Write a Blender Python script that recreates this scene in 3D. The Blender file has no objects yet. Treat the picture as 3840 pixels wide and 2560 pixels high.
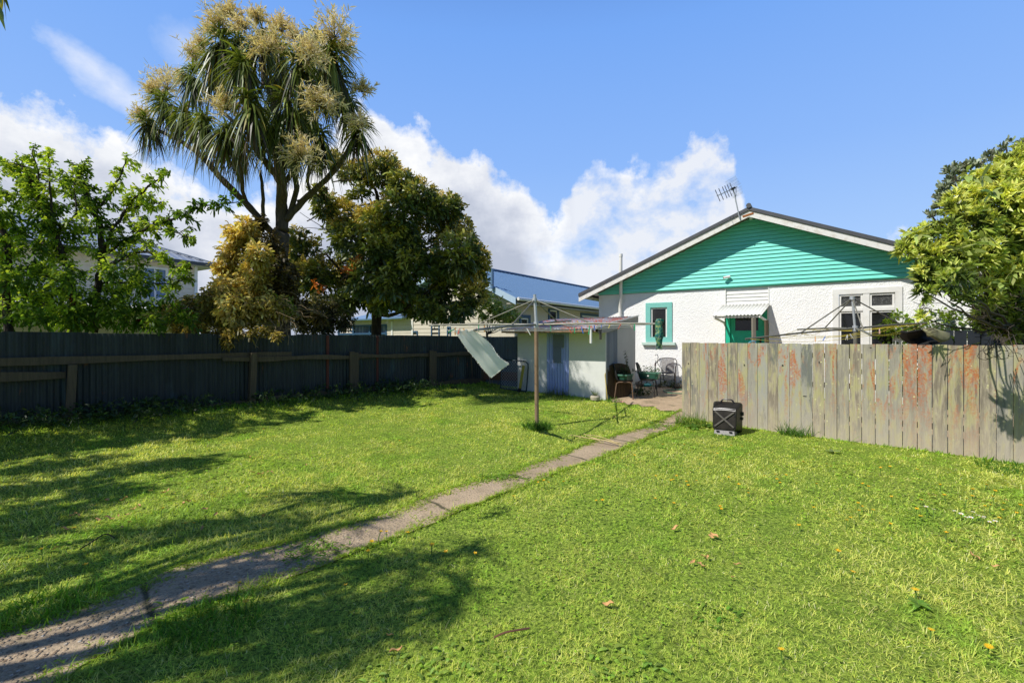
import bpy, math, random
import numpy as np
from mathutils import Vector, Matrix
random.seed(7); rng = np.random.default_rng(7)
R = math.radians
sc = bpy.context.scene
col = sc.collection
# ------------------------------------------------------------------ camera model / survey helpers
F, CX, CY, H = 1813.0, 1920.0, 1280.0, 1.5      # focal length in photo pixels, principal point, eye height
def V2(x, y):
    v = Vector((x, y, 0)); return v
FA = Vector((-7.36, 7.1, 0)); FE = Vector((.716, .698, 0)).normalized(); FN = Vector((FE.y, -FE.x, 0))
def sm(a, b, x):
    t = np.clip((x - a) / (b - a), 0, 1); return t * t * (3 - 2 * t)
def g(x, y):                                    # height of the ground
    yy = np.clip(y, -1.0, 14.0)
    z = .045 * (yy - 7.5)
    q = (x - FA.x) * FN.x + (y - FA.y) * FN.y
    s = (x - FA.x) * FE.x + (y - FA.y) * FE.y
    B = .30 - .024 * np.clip(s, 0, 10.5)
    z = z + B * (1 - sm(.05, 1.35, q))
    z = z + .012 * np.sin(x * 1.7 + 1) * np.cos(y * 1.3) + .008 * np.sin(x * 3.9 + y * 3.1)
    return z
def gz(x, y): return float(g(np.float64(x), np.float64(y)))
def pt(px, py, Y): return Vector(((px - CX) / F * Y, Y, H + (CY - py) / F * Y))
def gp(px, py):                                 # photo pixel -> point on the ground
    Y = 6.0
    for _ in range(60):
        z = gz((px - CX) / F * Y, Y); Y = Y * .5 + .5 * (H - z) * F / (py - CY)
    return Vector(((px - CX) / F * Y, Y, gz((px - CX) / F * Y, Y)))
def frame(ox, oy, ex, ey, oz=0):
    e = Vector((ex, ey, 0)).normalized(); d = Vector((-e.y, e.x, 0))
    M = Matrix.Identity(4)
    M.col[0][:3] = e; M.col[1][:3] = d; M.col[2][:3] = (0, 0, 1); M.col[3][:3] = (ox, oy, oz)
    return M
def onw(M, px, py=CY, off=0.0):                  # photo pixel -> (along, height) on a wall plane
    e = M.col[0].to_3d(); d = M.col[1].to_3d(); O = M.col[3].to_3d() + d * off
    u = (px - CX) / F
    t = (u * O.y - O.x) / (e.x - u * e.y); Y = O.y + e.y * t
    return t, H + (CY - py) / F * Y
# ------------------------------------------------------------------ objects
WL = {}
def props(o, label=None, cat=None, group=None, kind=None):
    if label: o['label'] = label
    if cat: o['category'] = cat
    if group: o['group'] = group
    if kind: o['kind'] = kind
    return o
def thing(name, label, cat, loc=(0, 0, 0), group=None):
    o = bpy.data.objects.new(name, None); col.objects.link(o)
    o.empty_display_size = .1; o.location = loc; WL[o.name] = Vector(loc)
    return props(o, label, cat, group)
def link(name, me, mat, parent, origin):
    if mat: me.materials.append(mat)
    o = bpy.data.objects.new(name, me); col.objects.link(o); WL[o.name] = Vector(origin)
    if parent:
        o.parent = parent; o.location = Vector(origin) - WL[parent.name]
    else: o.location = origin
    return o
class MB:
    def __init__(s, M=None): s.v = []; s.f = []; s.M = M or Matrix.Identity(4); s.c = []; s.cur = None
    def add(s, vs, fs):
        b = len(s.v); s.v += [s.M @ Vector(p) for p in vs]; s.f += [[b + i for i in f] for f in fs]
        if s.cur is not None: s.c += [s.cur] * len(vs)
        return s
    def box(s, x0, x1, y0, y1, z0, z1):
        return s.add([(x0,y0,z0),(x1,y0,z0),(x1,y1,z0),(x0,y1,z0),(x0,y0,z1),(x1,y0,z1),(x1,y1,z1),(x0,y1,z1)],
              [(3,2,1,0),(4,5,6,7),(0,1,5,4),(1,2,6,5),(2,3,7,6),(3,0,4,7)])
    def quad(s, *p): return s.add(p, [tuple(range(len(p)))])
    def bar(s, p, q, w, h, up=(0, 0, 1)):
        p, q = Vector(p), Vector(q); a = (q - p).normalized(); r = a.cross(Vector(up))
        if r.length < 1e-4: r = a.cross(Vector((1, 0, 0)))
        r.normalize(); u = r.cross(a)
        r = r * w / 2; u = u * h / 2
        return s.add([p-r-u,p+r-u,p+r+u,p-r+u,q-r-u,q+r-u,q+r+u,q-r+u],[(0,1,2,3),(7,6,5,4),(0,4,5,1),(1,5,6,2),(2,6,7,3),(3,7,4,0)])
    def tube(s, pts, r, n=8):
        pts = [Vector(p) for p in pts]; k = len(pts)
        rr = r if isinstance(r, (list, tuple)) else [r] * k
        vs = []; fs = []; prev = None
        for i, p in enumerate(pts):
            a = (pts[min(i+1,k-1)] - pts[max(i-1,0)]).normalized()
            if prev is None:
                x = a.cross(Vector((0,0,1)));
                if x.length < .05: x = a.cross(Vector((1,0,0)))
            else: x = prev - a * prev.dot(a)
            x.normalize(); prev = x; y = a.cross(x)
            for j in range(n):
                t = 2*math.pi*j/n; vs.append(p + (x*math.cos(t) + y*math.sin(t))*rr[i])
        for i in range(k-1):
            for j in range(n):
                fs.append((i*n+j, i*n+(j+1)%n, (i+1)*n+(j+1)%n, (i+1)*n+j))
        fs.append(tuple(range(n-1,-1,-1))); fs.append(tuple((k-1)*n+j for j in range(n)))
        return s.add(vs, fs)
    def loft(s, rings, cap=True):                 # rings: lists of equal length
        n = len(rings[0]); vs = [p for r in rings for p in r]; fs = []
        for i in range(len(rings)-1):
            for j in range(n): fs.append((i*n+j, i*n+(j+1)%n, (i+1)*n+(j+1)%n, (i+1)*n+j))
        if cap: fs.append(tuple(range(n-1,-1,-1))); fs.append(tuple((len(rings)-1)*n+j for j in range(n)))
        return s.add(vs, fs)
    def lathe(s, prof, c=(0,0,0), n=16):
        c = Vector(c)
        return s.loft([[c + Vector((r*math.cos(2*math.pi*j/n), r*math.sin(2*math.pi*j/n), z)) for j in range(n)] for r, z in prof])
    def grid(s, pts):                             # 2-D list of points
        m = len(pts); n = len(pts[0]); fs = [(i*n+j,i*n+j+1,(i+1)*n+j+1,(i+1)*n+j) for i in range(m-1) for j in range(n-1)]
        return s.add([p for r in pts for p in r], fs)
    def build(s, name, mat, parent=None, smooth=False, bevel=0, solid=0, ang=35):
        xs = [p.x for p in s.v]; ys = [p.y for p in s.v]; zs = [p.z for p in s.v]
        o3 = Vector(((min(xs)+max(xs))/2, (min(ys)+max(ys))/2, min(zs)))
        me = bpy.data.meshes.new(name); me.from_pydata([p - o3 for p in s.v], [], s.f); me.update()
        if s.c:
            at = me.color_attributes.new('Col', 'FLOAT_COLOR', 'POINT')
            at.data.foreach_set('color', np.array([(c[0],c[1],c[2],1) for c in s.c], dtype=np.float32).ravel())
        o = link(name, me, mat, parent, o3)
        if smooth:
            me.polygons.foreach_set('use_smooth', [True]*len(me.polygons))
            try: me.set_sharp_from_angle(angle=R(ang))
            except Exception: pass
        if solid:
            m = o.modifiers.new('Solid', 'SOLIDIFY'); m.thickness = solid; m.offset = 0
        if bevel:
            m = o.modifiers.new('Bevel', 'BEVEL'); m.width = bevel; m.segments = 2; m.limit_method = 'ANGLE'; m.angle_limit = R(40)
        return o
# ------------------------------------------------------------------ leaf / blade strips (vectorised)
def nrm(a): return a / np.maximum(np.linalg.norm(a, axis=-1, keepdims=True), 1e-9)
class Strips:
    def __init__(s): s.parts = []
    def add(s, o, d, L, W, colr, droop=0.2, K=2, prof=None, side=None, base_dark=.75, fold=0.0):
        o = np.asarray(o, float); n = len(o)
        if n == 0: return s
        d = nrm(np.asarray(d, float))
        if side is None:
            rv = rng.normal(size=(n, 3)); side = np.cross(d, rv)
        side = nrm(np.asarray(side, float) - d * np.sum(side * d, axis=1, keepdims=True))
        L = np.broadcast_to(L, (n,)); W = np.broadcast_to(W, (n,)); droop = np.broadcast_to(droop, (n,))
        colr = np.broadcast_to(np.asarray(colr, float), (n, 3))
        prof = np.asarray(prof if prof is not None else [1 - (i/K)**1.5*.97 for i in range(K+1)])
        V = np.zeros((n, K+1, 2, 3)); C = np.zeros((n, K+1, 2, 3))
        for k in range(K+1):
            t = k / K
            c = o + d * (L * t)[:, None]
            c[:, 2] -= droop * L * t * t
            w = side * (W * prof[k] / 2)[:, None]
            V[:, k, 0] = c - w; V[:, k, 1] = c + w
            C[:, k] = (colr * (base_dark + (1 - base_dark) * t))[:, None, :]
        s.parts.append((V.reshape(-1, 3), C.reshape(-1, 3), n, K)); return s
    def build(s, name, mat, parent=None, origin=None):
        if not s.parts: return None
        vs = np.concatenate([p[0] for p in s.parts]); cs = np.concatenate([p[1] for p in s.parts])
        fs = []; b = 0
        for Vv, Cc, n, K in s.parts:
            q = []
            for k in range(K): q.append([k*2, k*2+1, k*2+3, k*2+2])
            q = np.array(q); m = (np.arange(n) * (K+1) * 2)[:, None, None] + q[None] + b
            fs.append(m.reshape(-1, 4)); b += n * (K+1) * 2
        fs = np.concatenate(fs)
        o3 = Vector(origin) if origin is not None else Vector((float(vs[:,0].mean()), float(vs[:,1].mean()), float(vs[:,2].min())))
        vs = vs - np.array(o3)
        me = bpy.data.meshes.new(name)
        me.vertices.add(len(vs)); me.vertices.foreach_set('co', vs.astype(np.float32).ravel())
        me.loops.add(fs.size); me.loops.foreach_set('vertex_index', fs.astype(np.int32).ravel())
        me.polygons.add(len(fs)); me.polygons.foreach_set('loop_start', np.arange(0, fs.size, 4, dtype=np.int32))
        me.update(calc_edges=True)
        at = me.color_attributes.new('Col', 'FLOAT_COLOR', 'POINT')
        c4 = np.ones((len(vs), 4), np.float32); c4[:, :3] = np.clip(cs, 0, 1); at.data.foreach_set('color', c4.ravel())
        return link(name, me, mat, parent, o3)
LEAF = [.12, .85, 1.0, .62, .03]
def rdir(n):
    return nrm(rng.normal(size=(n, 3)))
def vary(c, n, amt=.25, hue=.12):
    c = np.asarray(c, float); k = 1 + rng.uniform(-amt, amt, (n, 1)); h = 1 + rng.uniform(-hue, hue, (n, 3))
    return np.clip(c * k * h, 0, 1)
def sprigs(S, ctr, dr, k, L, W, colr, spread=1.0, droop=.25, jit=.02, K=2, prof=None, axis=0.0, lv=.3):
    """k leaves fanning out from each sprig tip"""
    n = len(ctr); o = np.repeat(ctr, k, axis=0); d = np.repeat(nrm(dr), k, axis=0)
    a = rng.uniform(0, 1, (n*k, 1)) * axis
    o = o - d * a + rng.normal(size=o.shape) * jit
    d2 = nrm(d + rdir(n*k) * spread)
    c = np.repeat(np.broadcast_to(colr, (n, 3)), k, axis=0) * (1 + rng.uniform(-lv, lv, (n*k, 1))) * (1 + rng.uniform(-.08, .08, (n*k, 3)))
    S.add(o, d2, L * rng.uniform(.65, 1.25, n*k), W * rng.uniform(.75, 1.2, n*k), c, droop=droop * rng.uniform(.3, 1.7, n*k), K=K, prof=prof)
def blobpts(blobs, dens, shell=(.72, 1.05), squash=1.0):
    P = []; N = []
    for c, r in blobs:
        n = max(6, int(dens * r * r * 12.6)); d = rdir(n); rad = r * rng.uniform(shell[0], shell[1], (n, 1))
        dd = d * np.array([1, 1, squash]); P.append(np.array(c) + dd * rad); N.append(d)
    return np.concatenate(P), np.concatenate(N)
def noise3(P, s, seed=0):
    x, y, z = (P * s + seed * 3.7).T
    return (np.sin(x*1.3+1.7*np.sin(y*.9+seed)) + np.sin(y*1.7+1.3*np.sin(z*1.1)) + np.sin(z*1.5+1.9*np.sin(x*.7+2))) / 3
# ------------------------------------------------------------------ materials
class NB:
    def __init__(s, name):
        s.m = bpy.data.materials.new(name); s.m.use_nodes = True; s.t = s.m.node_tree; s.t.nodes.clear()
        s.out = s.n('ShaderNodeOutputMaterial'); s.geo = s.n('ShaderNodeNewGeometry')
    def n(s, ty, **kw):
        x = s.t.nodes.new(ty)
        for k, v in kw.items(): setattr(x, k, v)
        return x
    def l(s, a, b): s.t.links.new(a, b); return s
    def setin(s, node, **kw):
        for k, v in kw.items():
            i = node.inputs[k.replace('_', ' ')]
            if hasattr(v, 'is_linked'): s.l(v, i)
            else: i.default_value = v
        return node
    def mapped(s, scale=(1, 1, 1), rot=(0, 0, 0)):
        mp = s.n('ShaderNodeMapping'); mp.inputs['Scale'].default_value = scale; mp.inputs['Rotation'].default_value = rot
        s.l(s.geo.outputs['Position'], mp.inputs['Vector']); return mp.outputs['Vector']
    def noise(s, vec, scale, detail=5, rough=.6, dist=0):
        x = s.n('ShaderNodeTexNoise'); s.l(vec, x.inputs['Vector'])
        x.inputs['Scale'].default_value = scale; x.inputs['Detail'].default_value = detail; x.inputs['Roughness'].default_value = rough; x.inputs['Distortion'].default_value = dist
        return x.outputs['Fac']
    def voro(s, vec, scale, feat='F1'):
        x = s.n('ShaderNodeTexVoronoi', feature=feat); s.l(vec, x.inputs['Vector']); x.inputs['Scale'].default_value = scale; return x
    def ramp(s, fac, stops, interp='LINEAR'):
        x = s.n('ShaderNodeValToRGB'); e = x.color_ramp.elements; x.color_ramp.interpolation = interp
        while len(e) < len(stops): e.new(.5)
        for i, (p, c) in enumerate(stops):
            e[i].position = p; e[i].color = (c[0], c[1], c[2], 1) if hasattr(c, '__len__') else (c, c, c, 1)
        s.l(fac, x.inputs['Fac']); return x.outputs['Color']
    def mix(s, fac, a, b, mode='MIX'):
        x = s.n('ShaderNodeMix', data_type='RGBA', blend_type=mode)
        for v, i in ((fac, 0), (a, 6), (b, 7)):
            if hasattr(v, 'is_linked'): s.l(v, x.inputs[i])
            else: x.inputs[i].default_value = v if i == 0 else (v[0], v[1], v[2], 1)
        return x.outputs[2]
    def math(s, op, a, b=None, c=None, clamp=False):
        x = s.n('ShaderNodeMath', operation=op); x.use_clamp = clamp
        for i, v in enumerate((a, b, c)):
            if v is None: continue
            if hasattr(v, 'is_linked'): s.l(v, x.inputs[i])
            else: x.inputs[i].default_value = v
        return x.outputs[0]
    def bump(s, h, strength=.4, dist=.02):
        x = s.n('ShaderNodeBump'); x.inputs['Strength'].default_value = strength; x.inputs['Distance'].default_value = dist; s.l(h, x.inputs['Height']); return x.outputs['Normal']
    def attr(s, name='Col'):
        return s.n('ShaderNodeAttribute', attribute_name=name).outputs['Color']
    def bsdf(s, c, rough=.6, metal=0, spec=.4, normal=None):
        p = s.n('ShaderNodeBsdfPrincipled')
        for v, k in ((c, 'Base Color'), (rough, 'Roughness'), (metal, 'Metallic'), (spec, 'Specular IOR Level')):
            if hasattr(v, 'is_linked'): s.l(v, p.inputs[k])
            elif k == 'Base Color': p.inputs[k].default_value = (v[0], v[1], v[2], 1)
            else: p.inputs[k].default_value = v
        if normal: s.l(normal, p.inputs['Normal'])
        return p.outputs[0]
    def done(s, sh): s.l(sh, s.out.inputs['Surface']); return s.m
MATS = {}
def paint(name, c, c2=None, rough=.55, scale=6, bump=.15, bscale=60, metal=0, spec=.4, streak=False, amt=(.35, .7)):
    """weathered paint / metal / plastic: two tones broken up by noise, fine bump"""
    if name in MATS: return MATS[name]
    b = NB(name); c2 = c2 or tuple(x * .78 for x in c)
    v = b.mapped((1, 1, .12) if streak else (1, 1, 1))
    f = b.ramp(b.noise(v, scale, 7, .65), [(amt[0], 0), (amt[1], 1)])
    cc = b.mix(f, c, c2)
    fine = b.noise(b.mapped(), bscale, 3)
    cc = b.mix(.25, cc, b.mix(fine, tuple(x*.7 for x in c), tuple(min(1, x*1.2) for x in c)))
    rr = b.math('MULTIPLY_ADD', fine, .3, rough - .15)
    MATS[name] = b.done(b.bsdf(cc, rr, metal, spec, b.bump(fine, bump, .004))); return MATS[name]
def leafmat(name, trans=.35, rough=.45, spec=.4, gain=1.0):
    b = NB(name); c = b.attr()
    if gain != 1: c = b.mix(1.0, c, (gain, gain, gain), 'MULTIPLY')
    p = b.bsdf(c, rough, 0, spec); t = b.n('ShaderNodeBsdfTranslucent')
    tc = b.mix(1.0, c, (1.35, 1.25, .6), 'MULTIPLY'); b.l(tc, t.inputs['Color'])
    x = b.n('ShaderNodeMixShader'); x.inputs[0].default_value = trans; b.l(p, x.inputs[1]); b.l(t.outputs[0], x.inputs[2])
    return b.done(x.outputs[0])
def glassmat(name, c=(.012, .013, .012), rough=.06, speck=False):
    b = NB(name)
    if speck:
        v = b.voro(b.mapped(), 55); f = b.ramp(v.outputs['Distance'], [(.12, (.5, .5, .48)), (.3, (.07, .07, .065))])
        n = b.noise(b.mapped(), 22, 4); cc = b.mix(b.ramp(n, [(.42, 0), (.6, 1)]), (.045, .045, .042), f)
        return b.done(b.bsdf(cc, .35, 0, .5, b.bump(v.outputs['Distance'], .5, .01)))
    n = b.noise(b.mapped(), 2.2, 5); cc = b.mix(b.ramp(n, [(.45, 0), (.75, 1)]), c, tuple(x*2.4 for x in c))
    return b.done(b.bsdf(cc, rough, 0, .5, b.bump(b.noise(b.mapped(), 1.5, 2), .05, .02)))
# ------------------------------------------------------------------ sun, sky, camera
SUN_EL = R(47); LH = Vector((.891, .454, 0)).normalized()
LD = Vector((LH.x*math.cos(SUN_EL), LH.y*math.cos(SUN_EL), -math.sin(SUN_EL)))
sl = bpy.data.lights.new('sun', 'SUN'); sl.energy = 5.0; sl.angle = R(.53); sl.color = (1, .965, .90)
so = bpy.data.objects.new('sun', sl); col.objects.link(so); so.rotation_euler = LD.to_track_quat('-Z', 'Y').to_euler(); so.location = (-20, -10, 30)
cam = bpy.data.cameras.new('camera'); cam.sensor_width = 36; cam.lens = F / 3840 * 36; cam.clip_start = .05; cam.clip_end = 3000
co = bpy.data.objects.new('camera', cam); col.objects.link(co); co.location = (0, 0, H); co.rotation_euler = (R(90), 0, 0); sc.camera = co
sc.view_settings.view_transform = 'Standard'; sc.view_settings.look = 'None'; sc.view_settings.exposure = 0
def build_world():
    w = bpy.data.worlds.new('World'); sc.world = w; w.use_nodes = True; t = w.node_tree; t.nodes.clear()
    b = NB.__new__(NB); b.t = t
    out = b.n('ShaderNodeOutputWorld'); bg = b.n('ShaderNodeBackground'); bg.inputs['Strength'].default_value = .1
    sky = b.n('ShaderNodeTexSky', sky_type='NISHITA'); sky.sun_disc = False; sky.sun_elevation = SUN_EL
    sky.sun_rotation = math.atan2(-LH.x, -LH.y); sky.air_density = 1.0; sky.dust_density = .4; sky.ozone_density = 2.0
    tc = b.n('ShaderNodeTexCoord'); sp = b.n('ShaderNodeSeparateXYZ'); b.l(tc.outputs['Generated'], sp.inputs[0])
    az = b.math('ARCTAN2', sp.outputs[0], sp.outputs[1]); el = b.math('ARCSINE', sp.outputs[2])
    # clear blue gradient over the physical sky: deep overhead, pale at the horizon
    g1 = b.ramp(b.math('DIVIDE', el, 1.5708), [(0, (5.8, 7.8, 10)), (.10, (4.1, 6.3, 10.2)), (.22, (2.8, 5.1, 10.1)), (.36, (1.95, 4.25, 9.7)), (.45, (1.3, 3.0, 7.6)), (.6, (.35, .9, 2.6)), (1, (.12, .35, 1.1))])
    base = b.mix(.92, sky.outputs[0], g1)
    # clouds
    cv = b.n('ShaderNodeCombineXYZ'); b.l(az, cv.inputs[0]); b.l(el, cv.inputs[1]); V = cv.outputs[0]
    def nz(scale, detail, rough, off=(0, 0, 0), st=(1, 1, 1), dist=0):
        mp = b.n('ShaderNodeMapping'); mp.inputs['Location'].default_value = off; mp.inputs['Scale'].default_value = st; b.l(V, mp.inputs[0])
        return b.noise(mp.outputs[0], scale, detail, rough, dist)
    n1 = nz(9, 9, .62, (3.1, 1.2, 0)); n2 = nz(3.2, 8, .6, (7.3, 2.2, .4), (1, 1.5, 1)); n3 = nz(16, 7, .6, (1.1, 5, 2)); nw = nz(8, 9, .6, (2, 9, 3), (1, 1.15, 1), .1)
    fc = b.n('ShaderNodeFloatCurve'); cu = fc.mapping.curves[0]
    pts = [(-1.0,.12),(-.92,.25),(-.814,.335),(-.744,.345),(-.697,.33),(-.644,.305),(-.573,.265),(-.50,.225),(-.43,.30),(-.33,.42),(-.264,.44),(-.175,.40),(-.094,.368),(.0165,.325),(.055,.27),(.09,.24),(.126,.31),(.18,.36),(.284,.335),(.358,.36),(.43,.34),(.47,.16),(.56,.08),(.62,.12),(.68,.17),(.74,.12),(.8,.06),(1.0,.08)]
    while len(cu.points) < len(pts): cu.points.new(.5, .5)
    for p, (x, y) in zip(cu.points, pts): p.location = ((x + 1) / 2, y * 2); p.handle_type = 'VECTOR'
    fc.mapping.update(); b.l(b.math('MULTIPLY_ADD', az, .5, .5, clamp=True), fc.inputs['Value'])
    top = b.math('MULTIPLY', fc.outputs[0], .5)
    dd = b.math('ADD', b.math('SUBTRACT', top, el), b.math('MULTIPLY', b.math('SUBTRACT', n1, .5), .20))
    dd = b.math('ADD', dd, b.math('MULTIPLY', b.math('SUBTRACT', n3, .5), .075))
    d0 = b.math('MULTIPLY_ADD', dd, 32, .15, clamp=True)
    # thinner, broken cloud to the right of the middle bank
    right = b.math('MULTIPLY_ADD', b.math('SUBTRACT', az, .02), 9, 0, clamp=True)
    thin = b.math('MULTIPLY_ADD', b.math('SUBTRACT', nw, .40), 5.5, .3, clamp=True)
    thin = b.math('MULTIPLY', thin, .92)
    dens = b.math('MULTIPLY', d0, b.math('ADD', b.math('SUBTRACT', 1, right), b.math('MULTIPLY', right, thin)))
    def blob(a0, e0, ra, re, amp, src, sh=0.0):
        ex = b.math('DIVIDE', b.math('SUBTRACT', az, a0), ra)
        ey0 = b.math('SUBTRACT', el, e0)
        if sh: ey0 = b.math('ADD', ey0, b.math('MULTIPLY', b.math('SUBTRACT', az, a0), sh))
        ey = b.math('DIVIDE', ey0, re)
        rr = b.math('SQRT', b.math('ADD', b.math('MULTIPLY', ex, ex), b.math('MULTIPLY', ey, ey)))
        k = b.math('SUBTRACT', 1, rr); k = b.math('ADD', k, b.math('MULTIPLY', b.math('SUBTRACT', src, .5), 2.6))
        return b.math('MULTIPLY', b.math('MULTIPLY', k, 1.1, clamp=True), amp)
    for bl in ((-.685, .385, .10, .034, .62, nw, .55), (-.60, .47, .05, .04, .3, nw, 0), (-.86, .44, .05, .02, .2, nw, 0)):
        dens = b.math('MAXIMUM', dens, blob(*bl))
    hz = b.math('SUBTRACT', 1, b.math('DIVIDE', el, .11), clamp=True)     # haze of cloud above the horizon
    hz = b.math('MULTIPLY', hz, b.math('MULTIPLY_ADD', b.math('SUBTRACT', n2, .4), 3, .3, clamp=True))
    dens = b.math('MAXIMUM', dens, hz)
    lit = b.math('ADD', b.math('MULTIPLY_ADD', dd, -4.8, .92), b.math('MULTIPLY', b.math('SUBTRACT', n2, .5), 2.8))
    lit = b.math('ADD', lit, b.math('MULTIPLY', b.math('SUBTRACT', n3, .5), .9), clamp=True)
    lit = b.math('MAXIMUM', lit, b.math('MULTIPLY', right, .72))
    cc = b.ramp(lit, [(0, (5.0, 5.5, 6.7)), (.4, (6.9, 7.3, 8.3)), (.8, (9.2, 9.4, 9.8)), (1, (10.4, 10.4, 10.4))])
    fin = b.mix(dens, base, cc)
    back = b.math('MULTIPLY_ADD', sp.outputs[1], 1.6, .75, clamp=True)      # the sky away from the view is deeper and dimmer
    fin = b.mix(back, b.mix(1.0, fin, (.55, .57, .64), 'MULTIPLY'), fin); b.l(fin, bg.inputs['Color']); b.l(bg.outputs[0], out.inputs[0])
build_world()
# ------------------------------------------------------------------ shared materials
def stucco(name, c):
    b = NB(name); v = b.mapped()
    n = b.noise(v, 26, 6, .7); n2 = b.noise(v, 11, 5, .65); big = b.noise(v, 1.1, 5, .6)
    vo = b.voro(v, 34); h = b.math('ADD', b.math('MULTIPLY', n, .9), b.math('ADD', b.math('MULTIPLY', n2, .5), b.math('MULTIPLY', vo.outputs['Distance'], .5)))
    cc = b.mix(b.ramp(big, [(.4, 0), (.75, .3)]), c, tuple(x*.86 for x in c))
    sp = b.n('ShaderNodeSeparateXYZ'); b.l(b.geo.outputs['Position'], sp.inputs[0])
    low = b.ramp(b.math('ADD', b.math('MULTIPLY', sp.outputs[2], .5), b.math('MULTIPLY', big, .25)), [(.26, .6), (.42, 0)])
    cc = b.mix(low, cc, (c[0]*.62, c[1]*.6, c[2]*.52))
    pit = b.ramp(n, [(.30, .35), (.42, 0)]); cc = b.mix(pit, cc, tuple(x*.6 for x in c))
    return b.done(b.bsdf(cc, .85, 0, .2, b.bump(h, .7, .022)))
M_STUCCO = stucco('white_roughcast', (.90, .89, .86)); M_CREAM = stucco('cream_roughcast', (.55, .49, .38))
M_WHITE = paint('white_paint', (.80, .79, .75), (.68, .66, .60), .45, 5, .1)
M_BARGE = paint('flaking_white_paint', (.76, .74, .69), (.60, .55, .47), .6, 9, .3, amt=(.5, .62))
M_MINT = paint('mint_paint', (.18, .73, .60), (.16, .67, .545), .5, 5, .12)
M_TRIM = paint('turquoise_trim', (.17, .52, .45), (.25, .56, .49), .5, 14, .2)
M_DOOR = paint('green_door_paint', (.025, .50, .31), (.02, .43, .26), .4, 4, .1)
M_ROOFD = paint('charcoal_roof_steel', (.075, .078, .085), (.11, .11, .115), .5, 4, .1, metal=.2)
M_GLASS = glassmat('dark_window_glass'); M_FROST = glassmat('speckled_window_glass', speck=True)
M_DARK = paint('black_interior', (.012, .012, .012), None, .8)
M_SOFFIT = paint('soffit_boards', (.42, .39, .34), (.33, .30, .26), .6)
M_STEEL = paint('galvanised_steel', (.52, .54, .56), (.40, .42, .44), .45, 12, .1, metal=.35)
M_BLACK = paint('black_plastic', (.018, .018, .018), (.035, .034, .032), .5, 8, .15)
def wood(name, c, c2, streak=14, bump=.5, rough=.8):
    b = NB(name); v = b.mapped((1, 1, .05)); n = b.noise(v, streak*3, 6, .7, .4); n2 = b.noise(b.mapped((1, 1, .25)), 3, 5)
    cc = b.mix(b.ramp(n, [(.35, 0), (.68, 1)]), c, c2); cc = b.mix(b.ramp(n2, [(.4, 0), (.7, .5)]), cc, tuple(x*.6 for x in c))
    return b.done(b.bsdf(cc, rough, 0, .2, b.bump(n, bump, .006)))
M_WOOD = wood('weathered_grey_timber', (.125, .098, .06), (.07, .055, .034)); M_POST = wood('silvered_post_timber', (.30, .26, .20), (.20, .17, .13))
# ------------------------------------------------------------------ ground, path, patio
def poly_mask(P, x, y):
    P = np.asarray(P); n = len(P); ins = np.zeros(x.shape, bool); j = n - 1
    for i in range(n):
        xi, yi = P[i]; xj, yj = P[j]
        c = ((yi > y) != (yj > y)) & (x < (xj - xi) * (y - yi) / (yj - yi + 1e-12) + xi); ins ^= c; j = i
    return ins
def soil():
    b = NB('lawn_soil'); v = b.mapped(); n = b.noise(v, 2.2, 7, .65); n2 = b.noise(v, 38, 5, .7)
    cc = b.mix(b.ramp(n, [(.35, 0), (.65, 1)]), (.28, .43, .045), (.43, .52, .085))
    cc = b.mix(b.ramp(n2, [(.4, 0), (.62, 1)]), tuple(x for x in (.08, .13, .018)), cc)
    return b.done(b.bsdf(cc, .95, 0, .1, b.bump(n2, .8, .03)))
xs = [-600, -200, -80, -40, -26] + list(np.arange(-18, 14.01, .2)) + [20, 30, 60, 150, 600]
ys = [-200, -60, -20] + list(np.arange(-6, 24.01, .2)) + [32, 50, 100, 250, 900]
gb = MB(); gb.grid([[Vector((x, y, gz(x, y))) for x in xs] for y in ys])
props(gb.build('ground', soil(), smooth=True, ang=180), kind='structure')
D = 3840 / 2352
UP = [(-260,1530),(-60,1468),(0,1450),(110,1420),(200,1393),(310,1350),(420,1298),(560,1268),(700,1236),(780,1212),(860,1192),(960,1152),(1010,1130),(1100,1106),(1180,1083),(1250,1058),(1320,1030),(1400,1003),(1470,983),(1520,962),(1566,940)]
LO = [(-100,1840),(60,1640),(150,1560),(230,1510),(320,1462),(400,1412),(490,1386),(600,1350),(740,1302),(830,1263),(900,1240),(960,1216),(1060,1172),(1110,1154),(1165,1130),(1240,1103),(1330,1070),(1420,1036),(1490,1007),(1540,990),(1570,972)]
UPW = [gp(x*D, y*D) for x, y in UP]; LOW = [gp(x*D, y*D) for x, y in LO]
PATH = [(p.x, p.y) for p in UPW] + [(p.x, p.y) for p in LOW[::-1]]
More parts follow.
